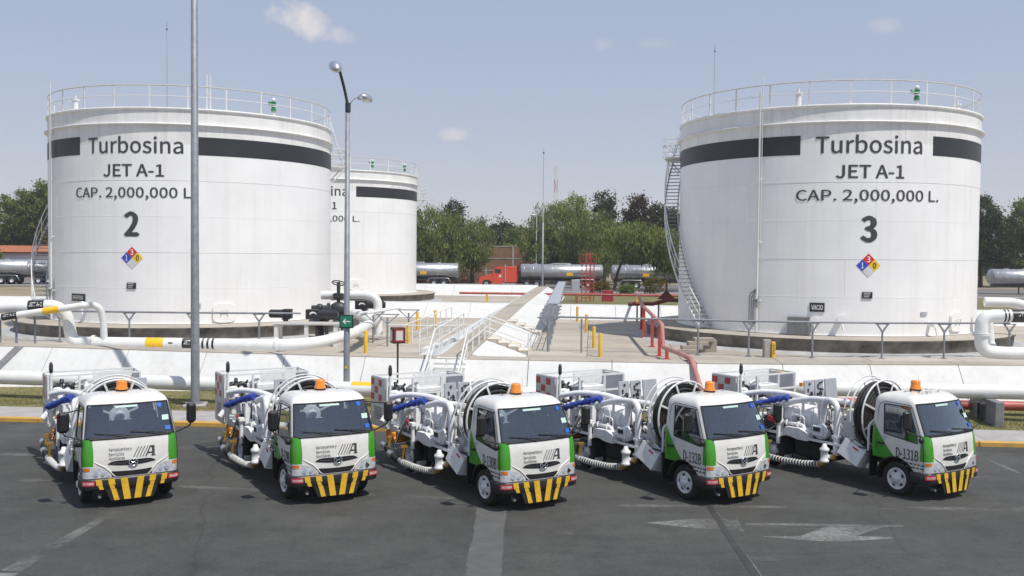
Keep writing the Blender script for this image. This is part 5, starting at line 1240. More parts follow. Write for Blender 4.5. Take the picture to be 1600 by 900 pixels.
for (x, y, z, r) in ((-9.35, 47.0, 2.2, .3), (-9.5, 46.7, 1.9, .24), (-9.0, 46.5, 2.15, .2), (-9.55, 47.5, 2.55, .22), (-8.3, 46.6, 1.9, .2)): m.sphere((x, y, z), r, 10); m.cyl((x, y, YARD), (x, y, z), r * .45, n=8); m.cyl((x - .4, y, z), (x + .4, y, z), r * .6, n=8)
tag(m.build('valve_cluster', dark_metal), 'cluster of small dark valves at the foot of tank 2', 'valves', kind='stuff')
m = MB(); m.tube([(-9.6, 48.2, 3.15), (-7.3, 48.2, 3.2), (-6.75, 48.1, 3.0), (-6.7, 48.0, 1.2)], .22, 18, .55, seg=7); tag(m.build('fuel_line', white_dull), 'white elbow pipe curving over the valves beside tank 2', 'pipeline')
rb_ = empty('pipe_rack', (-6.7, 46.2, YARD)); tag(rb_, 'grey pipe rack of tee posts beside the arrow sign lamp post', 'rack')
for x, y in ((0, 0), (.9, -1.6), (1.5, 2.0)):
    m = MB(); m.cyl((x, y, 0), (x, y, 1.35), .045, n=8); m.tube([(x - .5, y, 1.5), (x, y, 1.05), (x + .5, y, 1.5)], .03, 6); m.cyl((x - .55, y, 1.5), (x + .55, y, 1.5), .03, n=6); m.build('tee_post', galv, rb_)
m = MB(); m.tube([(-.4, -1.9, 1.56), (.6, 2.6, 1.56)], .05, 8); m.tube([(0, -1.9, 1.56), (1.0, 2.6, 1.56)], .05, 8); m.tube([(.9, -1.6, 1.0), (4.4, -1.9, 1.0)], .03, 6); m.build('conduit', rail_white, rb_)

# conduit ring on Y posts round the fronts of tanks 2 and 3
def conduit_fence(lab, posts, ends, zt):
    r = empty('conduit_run', (0, 0, 0)); tag(r, lab, 'conduit')
    for (x, y) in posts:
        m = MB(); m.cyl((x, y, YARD - .01), (x, y, zt - .30), .045, n=8); m.cyl((x, y, YARD), (x, y, YARD + .03), .13, n=8)
        m.prism([(x - .035, y - .03, zt - .36), (x + .035, y - .03, zt - .36), (x + .27, y - .03, zt), (x + .20, y - .03, zt), (x, y - .03, zt - .27), (x - .20, y - .03, zt), (x - .27, y - .03, zt)], (0, .05, 0))
        m.box((x, y, zt + .0), (.58, .06, .035)); m.build('y_post', galv, r)
    m = MB(); pts = [Vector((x, y, zt + .06)) for x, y in ends]; m.tube(pts, .045, 8, .8); m.tube([p + Vector((0, .12, .0)) for p in pts], .03, 6, .8); m.build('conduit_pipe', galv, r)
conduit_fence('grey conduit on Y-shaped posts along the front of tank 3', [(8.21, 42.0), (10.34, 41.6), (13.02, 41.3), (16.04, 41.3), (18.81, 41.5), (21.9, 42.0)], [(1.9, 43.2), (8.21, 42.0), (10.34, 41.6), (13.02, 41.3), (16.04, 41.3), (18.81, 41.5), (21.9, 42.0)], 2.44)
conduit_fence('grey conduit on Y-shaped posts behind the looping banded fuel line', [(-21.4, 45.2), (-18.02, 45.0), (-15.0, 44.9), (-11.9, 45.0)], [(-24, 45.5), (-21.4, 45.2), (-18.02, 45.0), (-15.0, 44.9), (-11.9, 45.0), (-10, 45.2)], 2.36)

# cable tray down the right-hand yard
ct = empty('cable_tray', (0, 0, 0)); tag(ct, 'grey ladder cable tray on branched posts right of the dividing dike', 'cable tray')
def TP(u, t, z): return S(-1.95 + u - (t - 43) * .02, t, z)
for i, t in enumerate((43.0, 46.2, 49.4, 52.6, 58, 64, 72, 80, 90)):
    m = MB(); m.cyl(TP(0, t, YARD if t < 64 else .9), TP(0, t, 2.46), .065, n=8)
    if i < 4:
        for z in (2.46,): m.tube([TP(-.42, t, z), TP(0, t, z - .42), TP(.42, t, z)], .035, 6)
    m.box(TP(0, t, 2.47), (1.0, .07, .06), Matrix.Rotation(-SA, 3, 'Z'))
    m.build('tray_post', galv, ct)
m = MB()
for u in (-.4, -.14, .14, .4): m.tube([TP(u, 43, 2.53), TP(u, 95, 2.53)], .022, 6)
m.build('stringer', galv, ct)
for t in [43.2 + k * .6 for k in range(16)]: m = MB(); m.cyl(TP(-.42, t, 2.515), TP(.42, t, 2.515), .018, n=6); m.build('rung', galv, ct)
m = MB(); q = [TP(-.34, 53, 2.56), TP(.34, 53, 2.56), TP(.34, 95, 2.56), TP(-.34, 95, 2.56)]; m.prism(q, (0, 0, .05)); m.build('tray_cover', panel_grey, ct)
m = MB(); m.cyl((3.12, 42.6, YARD), (3.12, 42.6, 2.46), .04, n=8); m.build('tray_post', galv, ct)

# red foam line with portal posts
fl = empty('foam_line', (6.4, 41, YARD)); tag(fl, 'faded red foam pipe on red posts stepping down over the front dike', 'pipeline')
o_ = Vector((6.4, 41, YARD))
m = MB(); m.tube([Vector(p) - o_ for p in ((8.6, 66, 2.75), (7.1, 52, 2.60), (6.45, 41.0, 2.36), (6.47, 40.7, 1.42), (6.5, 36.3, 1.57), (6.55, 34.75, 1.57), (6.62, 33.2, .70), (6.7, 32.9, .46))], .095, 12, .16); m.build('pipe', M('faded_red_pipe', (.50, .215, .185), .6, var=.14, scale=2), fl)
for x, y, h in ((6.98, 50.4, 2.55), (6.72, 45.6, 2.4), (6.42, 41.4, 2.3), (6.55, 40.2, 1.4), (7.6, 56, 2.6)):
    m = MB(); m.box(Vector((x, y, (YARD + h) / 2)) - o_, (.13, .13, h - YARD)); m.box(Vector((x, y, YARD + .015)) - o_, (.28, .28, .03)); m.build('post', red_p, fl)
m = MB(); m.box(Vector((6.35, 34.6, .95)) - o_, (.12, .10, 1.1), Matrix.Rotation(R_(12), 3, 'Y')); m.build('strut', galv, fl)
# far red main with valve tree
fr_ = empty('fire_main', (0, 86, YARD)); tag(fr_, 'long red fire main on low posts crossing behind the cross dikes', 'pipeline')
m = MB(); m.tube([S(-12, 86, 1.72) - Vector((0, 86, YARD)), S(22, 86, 1.72) - Vector((0, 86, YARD))], .11, 10); m.build('pipe', red_pipe, fr_)
for k, s in enumerate((-9.5, -4.9, -1.4, 4.0, 9.4, 14.0)): m = MB(); m.box(S(s, 86, 1.25) - Vector((0, 86, YARD)), (.22, .2, .8)); m.build('post', red_pipe if k % 3 else safety_yellow, fr_)
vt = empty('valve_manifold', (9.8, 62.5, YARD)); tag(vt, 'dark red valve manifold beside the stair of tank 3', 'valves')
m = MB(); m.tube([(-2.2, 0, 1.15), (-1.2, 0, 1.2), (-.6, 0, 1.18), (.4, 0, 1.45), (1.6, 0, 1.42)], .13, 10); m.cyl((.3, 0, 1.4), (.3, 0, 2.6), .07, n=8); m.prism([(-.3, -.05, 1.5), (.9, -.05, 1.5), (.3, -.05, 2.1)], (0, .1, 0)); m.build('pipe', M('oxide_red', (.20, .045, .035), .6, var=.2), vt)
m = MB()
for x in (-1.6, -.2, 1.2): m = MB(); m.cyl((x, 0, 0), (x, 0, 1.2), .06, n=8); m.build('leg', galv, vt)

# ================================================================== STAIRS, RAILINGS, BOLLARDS
ds = empty('dike_stair', S(-5.15, 33, 0)); tag(ds, 'white stair with tall handrails climbing from the verge onto the dike', 'stairs'); o_ = ds.location.copy()
n = 9
for i in range(n):
    z = .12 + (i + 1) * (1.46 - .12) / n; t0 = 32.9 + i * .27
    m = MB(); site_box(m, -5.75, -4.6, t0, t0 + .30 if i < n - 1 else 35.4, z - .20 if i else -.05, z, .012); m.v = [tuple(Vector(v) - o_) for v in m.v]; m.build('step', dike_white, ds)
m = MB(); site_box(m, -5.74, -4.61, 33.2, 35.2, -.05, .35); m.v = [tuple(Vector(v) - o_) for v in m.v]; m.build('stair_base', dike_white, ds)
for s in (-5.85, -4.62):
    A0, A1, A2 = S(s, 32.75, .12) - o_, S(s, 35.3, 1.48) - o_, S(s, 43.4, cz(43.4) - .02) - o_
    m = MB()
    for h, r in ((1.0, .03), (.52, .022)): m.tube([A0 + Vector((0, 0, h)), A1 + Vector((0, 0, h)), A2 + Vector((0, 0, h))], r, 8, .1)
    hr = m.build('handrail', rail_white, ds)
    for t in (32.75, 34.0, 35.3, 37.0, 39.1, 41.2, 43.4):
        z = .12 + (t - 32.75) / 2.55 * 1.36 if t < 35.3 else cz(max(t, 36)) - .02
        m = MB(); p = S(s, t, z) - o_; m.box(p + Vector((0, 0, .5)), (.06, .06, 1.0)); m.build('rail_post', rail_white, hr)
m = MB(); site_box(m, -4.56, -4.38, 33.0, 33.5, .3, .62, .02); m.v = [tuple(Vector(v) - o_) for v in m.v]; m.build('yellow_end', safety_yellow, ds)
# stair over the right slope of the dividing dike, zig-zag yellow edges
def slope_stair(name, lab, tc, w, sg, yellow=True):
    r = empty(name, S(-5.1 + sg * .55, tc, cz(tc))); tag(r, lab, 'stairs', 'steps on the dividing dike'); o = r.location.copy(); k = 4; top = cz(tc); run = 1.75 / k; rise = (top - YARD) / k
    for i in range(k):
        s0 = -5.1 + sg * (.55 + i * run); s1 = s0 + sg * (run + .06); z = top - i * rise
        m = MB(); site_box(m, min(s0, s1), max(s0, s1), tc - w / 2, tc + w / 2, YARD - .1, z + .03, .008); m.v = [tuple(Vector(v) - o) for v in m.v]; m.build('step', dike_white, r)
        if yellow:
            for e in (-1, 1):
                m = MB(); te = tc + e * (w / 2 + .006); a = min(s0, s1); b_ = max(s0, s1)
                m.prism([S(a, te - .05, z + .032), S(b_, te - .05, z + .032), S(b_, te + .05, z + .032), S(a, te + .05, z + .032)], (0, 0, .006)); m.prism([S(s1, te - .05, z - rise + .03), S(s1 + sg * .012, te - .05, z - rise + .03), S(s1 + sg * .012, te + .05, z - rise + .03), S(s1, te + .05, z - rise + .03)], (0, 0, rise)); m.v = [tuple(Vector(v) - o) for v in m.v]; m.build('yellow_edge', safety_yellow, r)
    return r, o
for tc, lab in ((42.0, 'white steps with yellow zig-zag edges nearest the front dike'), (51.5, 'white steps with yellow zig-zag edges half way along the dividing dike')):
    r, o = slope_stair('dike_steps', lab, tc, 1.5, 1)
    if tc < 45:
        for te in (tc - .8,  tc + .8):
            m = MB(); p0, p1 = S(-4.62, te, cz(tc)) - o, S(-2.72, te, YARD) - o
            for h in (.95, .40): m.tube([p0 + Vector((0, 0, h)), p1 + Vector((0, 0, h))], .026, 8)
            for f in (0, 1): q = p0.lerp(p1, f); m.cyl(q, q + Vector((0, 0, .95)), .026, n=8)
            m.build('handrail', rail_white, r)
slope_stair('dike_steps', 'plain white steps on the tank 2 side of the dividing dike', 42.0, 1.4, -1, False)
for te, sh, nm in ((41.2, 0, 'sloping white railing on the tank 2 side of the dike, lower stretch'), ):
    r = empty('railing', S(-7.4, te, YARD)); tag(r, nm, 'railing'); o = r.location.copy(); m = MB(); p0, p1 = S(-7.5, te, YARD) - o, S(-5.75, te, cz(te)) - o
    for h in (.55, 1.0): m.tube([p0 + Vector((0, 0, h)), p1 + Vector((0, 0, h))], .026, 8)
    for f in (0, .5, 1): q = p0.lerp(p1, f); m.cyl(q, q + Vector((0, 0, 1.0)), .026, n=8)
    m.build('frame', rail_white, r)
r = empty('railing', (-5.0, 45.7, YARD)); tag(r, 'long white railing in the tank 2 yard behind the call box', 'railing')
P0, P1 = Vector((-5.1, 45.0, 0)), Vector((-3.7, 59.0, 0)); m = MB(); m.tube([P0 - r.location.xyz * Vector((1, 1, 0)).length * 0 + Vector((0, 0, .95)) - Vector((-5.0, 45.7, 0)), P1 + Vector((0, 0, 1.05)) - Vector((-5.0, 45.7, 0))], .03, 8); tr_ = m.build('top_rail', rail_white, r)
for k in range(8): p = P0.lerp(P1, k / 7) - Vector((-5.0, 45.7, 0)); m = MB(); m.cyl(p, p + Vector((0, 0, .96 + .1 * k / 7)), .03, n=8); m.build('rail_post', rail_white, r)

bm_ = MB(); bm_.lathe([(.085, 0), (.085, .98), (.07, 1.02), (0, 1.03)], 14); bme = bm_.mesh('bollard', safety_yellow)
for x, y, lab in ((-6.3, 41.25, 'yellow bollard beside the arrow sign lamp post'), (-5.38, 54.5, 'yellow bollard in the tank 2 yard behind the long railing'), (-4.52, 56.5, 'farther yellow bollard in the tank 2 yard behind the long railing'), (4.25, 61.9, 'yellow bollard farthest from the front dike, right of the cable tray'), (4.21, 53.8, 'yellow bollard second from the cross dike, right of the cable tray'), (3.86, 44.7, 'yellow bollard with dark scuffs, third from the cross dike'), (3.81, 40.9, 'yellow bollard closest to the front dike, near the grey tray post'), (-5.0, 46.2, 'yellow bollard right behind the red call box')):
    o = obj_of('bollard', bme, None, (x, y, YARD - .01)); tag(o, lab, 'bollard', 'yellow safety bollards')
bl = empty('marker_block', (11.2, 41.3, YARD)); tag(bl, 'grey concrete block with a yellow lettered face before tank 3', 'marker')
m = MB(); m.box((-.12, .1, .38), (.30, .30, .78), None, .02); m.build('block', conc, bl)
m = MB(); m.box((.12, -.05, .33), (.16, .16, .72), None, .02); yb_ = m.build('yellow_post', safety_yellow, bl)
m = MB()
for k in range(4): m.box((.12, -.133, .2 + k * .11), (.05, .006, .06))
m.build('black_mark', black_paint, yb_)
cs = empty('concrete_steps', (8.4, 43.0, YARD)); tag(cs, 'beige concrete steps up to the plinth of tank 3', 'steps')
for i in range(4): m = MB(); m.box((-.55 + i * .30, .0 + i * .16, .08 + i * .16), (.95 - i * .02, .55, .16 if i == 0 else .17), None, .01); m.build('step', conc_yard, cs)
for i in range(4): m = MB(); m.box((-.50 + i * .30 + .2, .35 + i * .12, .05 + i * .075), (.7, .5, .1 + i * .15), None, .01); m.build('step', conc_yard, cs)

# ================================================================== POLES, SIGNS
def lathe_pole(name, lab, loc, h, r0, r1, mat, cat): m = MB(); m.lathe([(r0 * 1.0, 0), (r1, h), (0, h)], 14); o = m.build(name, mat, None, loc); tag(o, lab, cat); return o
lpole = empty('lamp_pole', (-10.66, 32.15, .05)); tag(lpole, 'tall tapered grey lamp pole rising out of the picture behind the first truck', 'lamp post')
m = MB(); m.lathe([(.15, 0), (.075, 24.0), (0, 24.0)], 18); m.build('shaft', galv, lpole)
m = MB(); m.box((0, 0, .03), (.75, .75, .22), Matrix.Rotation(.2, 3, 'Z'), .03); m.build('foundation', conc, lpole)
m = MB(); m.box((0, 0, .16), (.42, .42, .04)); m.build('base_plate', galv, lpole)
for sg in (-1, 1):
    m = MB(); m.tube([(0, 0, 23.8), (sg * .6, 0, 24.5), (sg * 1.6, 0, 24.7)], .04, 8, .3); a = m.build('arm', galv, lpole); m = MB(); m.sphere((sg * 2.0, 0, 24.7), .3, 12, (1.4, .8, .5)); m.build('lamp_head', alu, a)
lo = empty('lamp_post', (-5.68, 32.9, .08)); tag(lo, 'grey twin-headed lamp post carrying the green arrow sign', 'lamp post')
m = MB(); m.lathe([(.115, 0), (.075, 10.25), (0, 10.25)], 16); m.build('shaft', galv, lo)
m = MB(); m.cyl((.015, 0, 10.05), (.015, 0, 10.35), .095, n=12); m.build('collar', dark_metal, lo)
m = MB(); m.tube([(.02, 0, 10.2), (-.08, -.05, 10.75), (-.20, -.35, 11.35)], .05, 8, .2); am = m.build('arm', dark_metal, lo)
lm = MB(); lm.sphere((0, 0, 0), .30, 14, (.72, 1.25, .58)); lm.cyl((0, .2, -.06), (0, .46, -.14), .10, .055, n=10)
h1 = lm.build('lamp_head', alu, am); h1.location = (-.30, -.62, 11.46); h1.rotation_euler = (R_(28), 0, R_(20))
m = MB(); m.tube([(.02, 0, 10.2), (.14, .05, 10.45), (.34, .2, 10.62)], .022, 8, .15); am2 = m.build('arm', galv, lo)
h2 = lm.build('lamp_head', alu, am2); h2.location = (.56, .42, 10.58); h2.rotation_euler = (R_(8), 0, R_(152)); h2.scale = (.85, .85, .85)
m = MB(); m.cyl((0, -.10, 1.3), (0, -.125, 1.3), .05, n=10); m.build('tag', safety_yellow, lo)
sg_ = empty('arrow_sign', (-5.67, 32.77, 2.72)); tag(sg_, 'green sign with a white left arrow on the twin-headed lamp post', 'sign')
m = MB(); m.box((0, .0, .24), (.48, .04, .46), None, .005); m.build('frame', black_paint, sg_)
m = MB(); m.box((0, -.026, .24), (.40, .012, .38)); pn = m.build('panel', sign_green, sg_)
m = MB(); q = -.036; m.add([(-.13, q, .24), (-.02, q, .35), (-.02, q, .30), (-.085 + .03, q, .258), (.14, q, .258), (.14, q, .222), (-.055, q, .222), (-.02, q, .18), (-.02, q, .13)], [(0, 3, 2, 1), (0, 8, 7, 6), (0, 6, 5, 4, 3)]); m.build('arrow', mark_white, pn)
cbx = empty('call_box', (-4.55, 37.6, 1.0)); tag(cbx, 'dark red call box on a slim brown post in front of the dike', 'call box')
cbx.location = (-3.98, 33.4, .12)
m = MB(); m.box((0, 0, 1.05), (.06, .06, 2.1)); m.build('post', M('brown_steel', (.045, .03, .025), .6, var=.2), cbx)
rot = Matrix.Rotation(R_(25), 3, 'Z'); m = MB(); m.box((0, 0, 2.33), (.46, .34, .56), rot, .02); bx = m.build('box', M('box_red', (.10, .022, .02), .5, var=.15), cbx)
m = MB(); m.box(rot @ Vector((.0, -.176, 0)) + Vector((0, 0, 2.33)), (.33, .012, .42), rot); m.build('red_frame', red_p, bx)
m = MB(); m.box(rot @ Vector((.0, -.186, 0)) + Vector((0, 0, 2.33)), (.24, .012, .33), rot); m.build('pane', haz_grey, bx)
m = MB(); m.box(rot @ Vector((-.236, 0, 0)) + Vector((0, 0, 2.33)), (.012, .22, .36), rot); m.build('side_pane', haz_grey, bx)

def mast(name, x, y, z0, h, r, lab, tip=True):
    o = empty(name, (x, y, z0)); tag(o, lab, 'mast', 'slim lightning masts'); m = MB(); m.lathe([(r, 0), (r * .8, h * .5), (r * .45, h * .5 + .01), (r * .3, h), (0, h)], 10); m.build('shaft', galv, o)
    m = MB(); m.sphere((0, 0, h), r * .75, 8); m.cyl((0, 0, h), (0, 0, h + .6), .012, n=5); m.build('tip', dark_metal, o); return o
mast('lightning_mast', 3.55, 112, .88, 16.2, .14, 'slim grey lightning mast behind the silver trailer of the red tractor')
mast('lightning_mast', -27.0, 75, .9, 21.6, .10, 'thin lightning mast above the tank beside the tall lamp pole'); mast('lightning_mast', 15.6, 75, .9, 20.3, .10, 'thin lightning mast above the railing of the VACIO tank')
def far_lamp(x, y, h, lab):
    o = empty('street_lamp', (x, y, .88)); tag(o, lab, 'street lamp', 'far street lamps'); m = MB(); m.lathe([(.1, 0), (.06, h), (0, h)], 10); m.build('shaft', galv, o); m = MB(); m.tube([(0, 0, h - .1), (-.3, -.3, h + .25)], .03, 6); m.sphere((-.45, -.4, h + .3), .3, 10, (1.2, 1, .5)); m.build('lamp_head', white, o)
far_lamp(3.45, 138, 9.7, 'pale street lamp behind the silver trailer, beside the lightning mast'); far_lamp(63.3, 134, 9.4, 'grey street lamp in front of the dark trees right of tank 3')
tw = empty('radio_tower', (9.0, 204, .85)); tag(tw, 'far red and white lattice radio tower above the trees', 'tower')
for k in range(8):
    m = MB(); z0, z1 = k * 2.9, k * 2.9 + 2.9; w = .55 - k * .02
    for a in range(3):
        c0_, c1_ = (math.cos(a * 2.094) * w, math.sin(a * 2.094) * w), (math.cos((a + 1) * 2.094) * w, math.sin((a + 1) * 2.094) * w)
        m.cyl((*c0_, z0), (*c0_, z1), .05, n=5); m.cyl((*c0_, z0), (*c1_, z1), .03, n=4); m.cyl((*c1_, z0), (*c0_, z1), .03, n=4)
    m.build('tower_section', rail_white if k % 2 else M('faded_red', (.45, .2, .18), .6), tw)
rt_ = empty('access_tower', (7.0, 88.5, .9)); tag(rt_, 'red steel access tower with ladders in front of the silver trailers', 'tower')
for x in (-.55, -.15, .25, .6): m = MB(); m.box((x, .3 * (x > 0), 2.3 if abs(x) < .3 else 1.8), (.09, .09, 4.6 if abs(x) < .3 else 3.6)); m.build('post', red_p, rt_)
for k in range(9): m = MB(); m.box((.02, .1, .4 + k * .45), (1.2, .06, .07)); m.build('rung', red_p, rt_)
m = MB(); m.box((.02, .2, 3.6), (1.5, .8, .05)); m.tube([(-.7, -.1, 3.6), (-.7, -.1, 4.4), (.74, -.1, 4.4), (.74, -.1, 3.6)], .022, 6); m.build('gantry', red_p, rt_)
rbx = MB(); rbx.box((9.0, 90, 1.42), (1.05, .5, 1.1), None, .03); tag(rbx.build('hose_cabinet', M('cabinet_red', (.33, .03, .045), .5, var=.08)), 'red hose cabinet on the rear verge', 'cabinet')
m = MB(); m.box((7.4, 111.5, 1.62), (.95, .8, 1.45), None, .03); tag(m.build('switch_cabinet', panel_grey), 'pale grey switch cabinet at the rear road kerb', 'cabinet')

# ================================================================== ROAD TANKERS
def tanker(x, y, lab, Ln=11.0, face=-1, tilt=0.0, sign=True):
    r = empty('tank_trailer', (x, y, .9)); tag(r, lab, 'tank trailer', 'silver road tankers'); r.rotation_euler = (0, 0, tilt)
    h = Ln / 2; m = MB(); R0 = 1.08
    t = MB(); t.lathe([(0, -h), (.5, -h + .01), (.95, -h + .07), (R0, -h + .16), (R0, h - .16), (.95, h - .07), (.5, h - .01), (0, h)], 28, (0, 0, 0), (1, 0, 0))
    m.add([(v[0], v[1] * 1.08, 2.10 + v[2] * .92) for v in t.v], t.f, True); tb = m.build('tank_body', steel_tank, r)
    for k in range(9):
        q = MB(); q.torus((-h + .5 + k * (Ln - 1) / 8, 0, 0), (1, 0, 0), R0 + .012, .025, 28, 5); q.v = [(v[0], v[1] * 1.08, 2.10 + v[2] * .92) for v in q.v]; q.build('band', alu, tb)
    m = MB(); m.box((0, 0, 3.16), (2.2, .6, .14), None, .03)
    for k in range(4): m.cyl((-h + 2 + k * 2.2, 0, 3.0), (-h + 2 + k * 2.2, 0, 3.2), .25, n=12)
    m.build('manhole_box', alu, tb)
    m = MB(); m.box((0, 0, 1.02), (Ln - .6, .9, .14)); m.box((-.5, -.95, .95), (Ln * .62, .06, .10)); m.box((h - 2.5, 0, .85), (2.9, 1.5, .12)); m.box((-h + 3.2, -.8, .5), (.12, .12, 1.0)); m.box((-h + 4.6, -.7, .75), (1.2, .5, .4), None, .03); fr = m.build('frame', dark_metal, r)
    wx = (h - 3.2, h - 1.9) if face < 0 else (-h + 1.9, -h + 3.2)
    for xx in wx:
        for sg in (-1, 1):
            q = MB(); q.lathe([(.26, -.13), (.5, -.13), (.53, -.09), (.53, .09), (.5, .13), (.26, .13)], 20, (xx, sg * 1.0, .53), (0, sg, 0)); w = q.build('wheel', rubber, r); q = MB(); q.lathe([(.27, .10), (.24, .02), (.1, .05), (0, .06)], 16, (xx, sg * 1.0, .53), (0, sg, 0)); q.build('rim', rim_w, w)
    q = MB(); c = sum(wx) / 2; q.tube([(c - 1.5, -1.1, .62), (c - 1.25, -1.1, 1.14), (c + 1.25, -1.1, 1.14), (c + 1.5, -1.1, .62)], .05, 6, .2); q.build('mudguard', alu, r)
    if sign: q = MB(); q.box((1.0 if face < 0 else -1.0, -1.175, 1.82), (.85, .02, .4)); q.build('hazard_panel', pipe_yellow, tb)
    return r
tanker(6.45, 125, 'silver tank trailer coupled behind the red tractor', 10.8); tanker(-12.6, 126, 'silver tank trailer ending just ahead of the red tractor', 11.2)
tanker(18.2, 124, 'silver tank trailer half hidden by the leaning tree', 10.8, 1); tanker(-66.2, 120, 'grey tank trailer in front of the terracotta roofed building', 11.5, -1, .05); tanker(-56.5, 122, 'tank trailer mostly hidden behind tank 2', 10.5, 1, .05); tanker(64.3, 118, 'silver tank trailer right of tank 3', 10.8, -1)
rt = empty('tractor_unit', (-1.3, 125, .9)); tag(rt, 'bright red bonneted tractor unit ahead of the silver trailer', 'tractor')
m = MB(); m.prism([(-2.95, -.95, .35), (-2.9, -.95, 1.25), (-2.6, -.95, 1.45), (-1.2, -.95, 1.75), (-1.2, -.95, .55), (-1.6, -.95, .95), (-2.2, -.95, 1.0), (-2.65, -.95, .65), (-2.7, -.95, .35)], (0, 1.9, 0)); m.build('bonnet', red_truck, rt)
m = MB(); m.prism([(-1.2, -1.0, .5), (-1.2, -1.0, 1.78), (-.85, -1.0, 2.62), (-.5, -1.0, 2.72), (.35, -1.0, 2.70), (.35, -1.0, .5)], (0, 2.0, 0)); cbm = m.build('cab', red_truck, rt)
m = MB(); m.box((-.55, -1.005, 2.15), (.75, .02, .55), None, .005); m.build('side_window', M('dark_glass', (.03, .04, .05), .1), cbm)
m = MB(); m.box((-.25, -1.01, 1.5), (.25, .012, .3)); m.build('door_emblem', mark_white, cbm)
m = MB(); m.box((1.15, 0, 1.70), (1.5, 2.0, 2.05), None, .05); m.build('sleeper', red_truck, rt)
m = MB(); m.cyl((.42, -1.03, .7), (.42, -1.03, 3.0), .10, n=10); m.build('exhaust', chrome, rt)
m = MB(); m.box((.9, -.9, .38), (1.9, .5, .42), None, .08); m.build('fuel_tank', chrome, rt)
m = MB(); m.box((1.6, 0, .65), (6.2, .8, .2)); m.box((2.35, 0, 1.5), (.35, 1.5, 1.4), None, .05); m.build('frame', dark_metal, rt)
for x in (-2.05, 3.2, 4.5):
    for sg in (-1, 1):
        q = MB(); q.lathe([(.26, -.14), (.48, -.14), (.52, -.09), (.52, .09), (.48, .14), (.26, .14)], 20, (x, sg * .92, .52), (0, sg, 0)); w = q.build('wheel', rubber, rt); q = MB(); q.lathe([(.28, .10), (.2, .02), (.1, .1), (0, .1)], 16, (x, sg * .92, .52), (0, sg, 0)); q.build('rim', chrome, w)

# ================================================================== BUILDINGS AND WALL BEHIND
bw = empty('brick_wall', (-4, 146, .85)); tag(bw, 'tall weathered brick wall with concrete posts behind the red tractor', 'wall')
m = MB(); m.box((0, 0, 2.75), (34, .25, 5.5)); m.build('brickwork', brick_far, bw)
for k in range(9): m = MB(); m.box((-16.4 + k * 4.1, -.02, 2.8), (.3, .36, 5.6)); m.build('concrete_post', conc, bw)
for z in (1.85, 3.7, 5.56): m = MB(); m.box((0, -.01, z), (34.1, .32, .16)); m.build('ring_beam', conc, bw)
bd = empty('low_building', (-82, 150, .85)); tag(bd, 'long low white building with terracotta roof behind the left-hand tankers', 'building')
m = MB(); m.box((0, 4, 1.9), (44, 8, 3.8)); m.build('wall', white, bd)
m = MB(); m.prism([(-22.6, -.7, 3.75), (-22.6, -.8, 4.0), (-22.6, 4, 5.0), (-22.6, 8.8, 4.0), (-22.6, 8.7, 3.75)], (45.2, 0, 0)); m.build('roof', roof_tile, bd)
for k in range(11): m = MB(); m.box((-20 + k * 4, -.03, 2.2), (1.6, .1, 1.1)); w = m.build('window', M('window_dark', (.04, .05, .06), .2), bd); m = MB(); m.box((-20 + k * 4, -.06, 1.6), (1.9, .16, .1)); m.build('sill', conc, w)
m = MB(); m.box((0, -2.5, .9), (50, .25, 1.8)); tag_ = m.build('boundary_wall', M('wall_dull_red', (.25, .13, .10), .9, var=.15), bd)

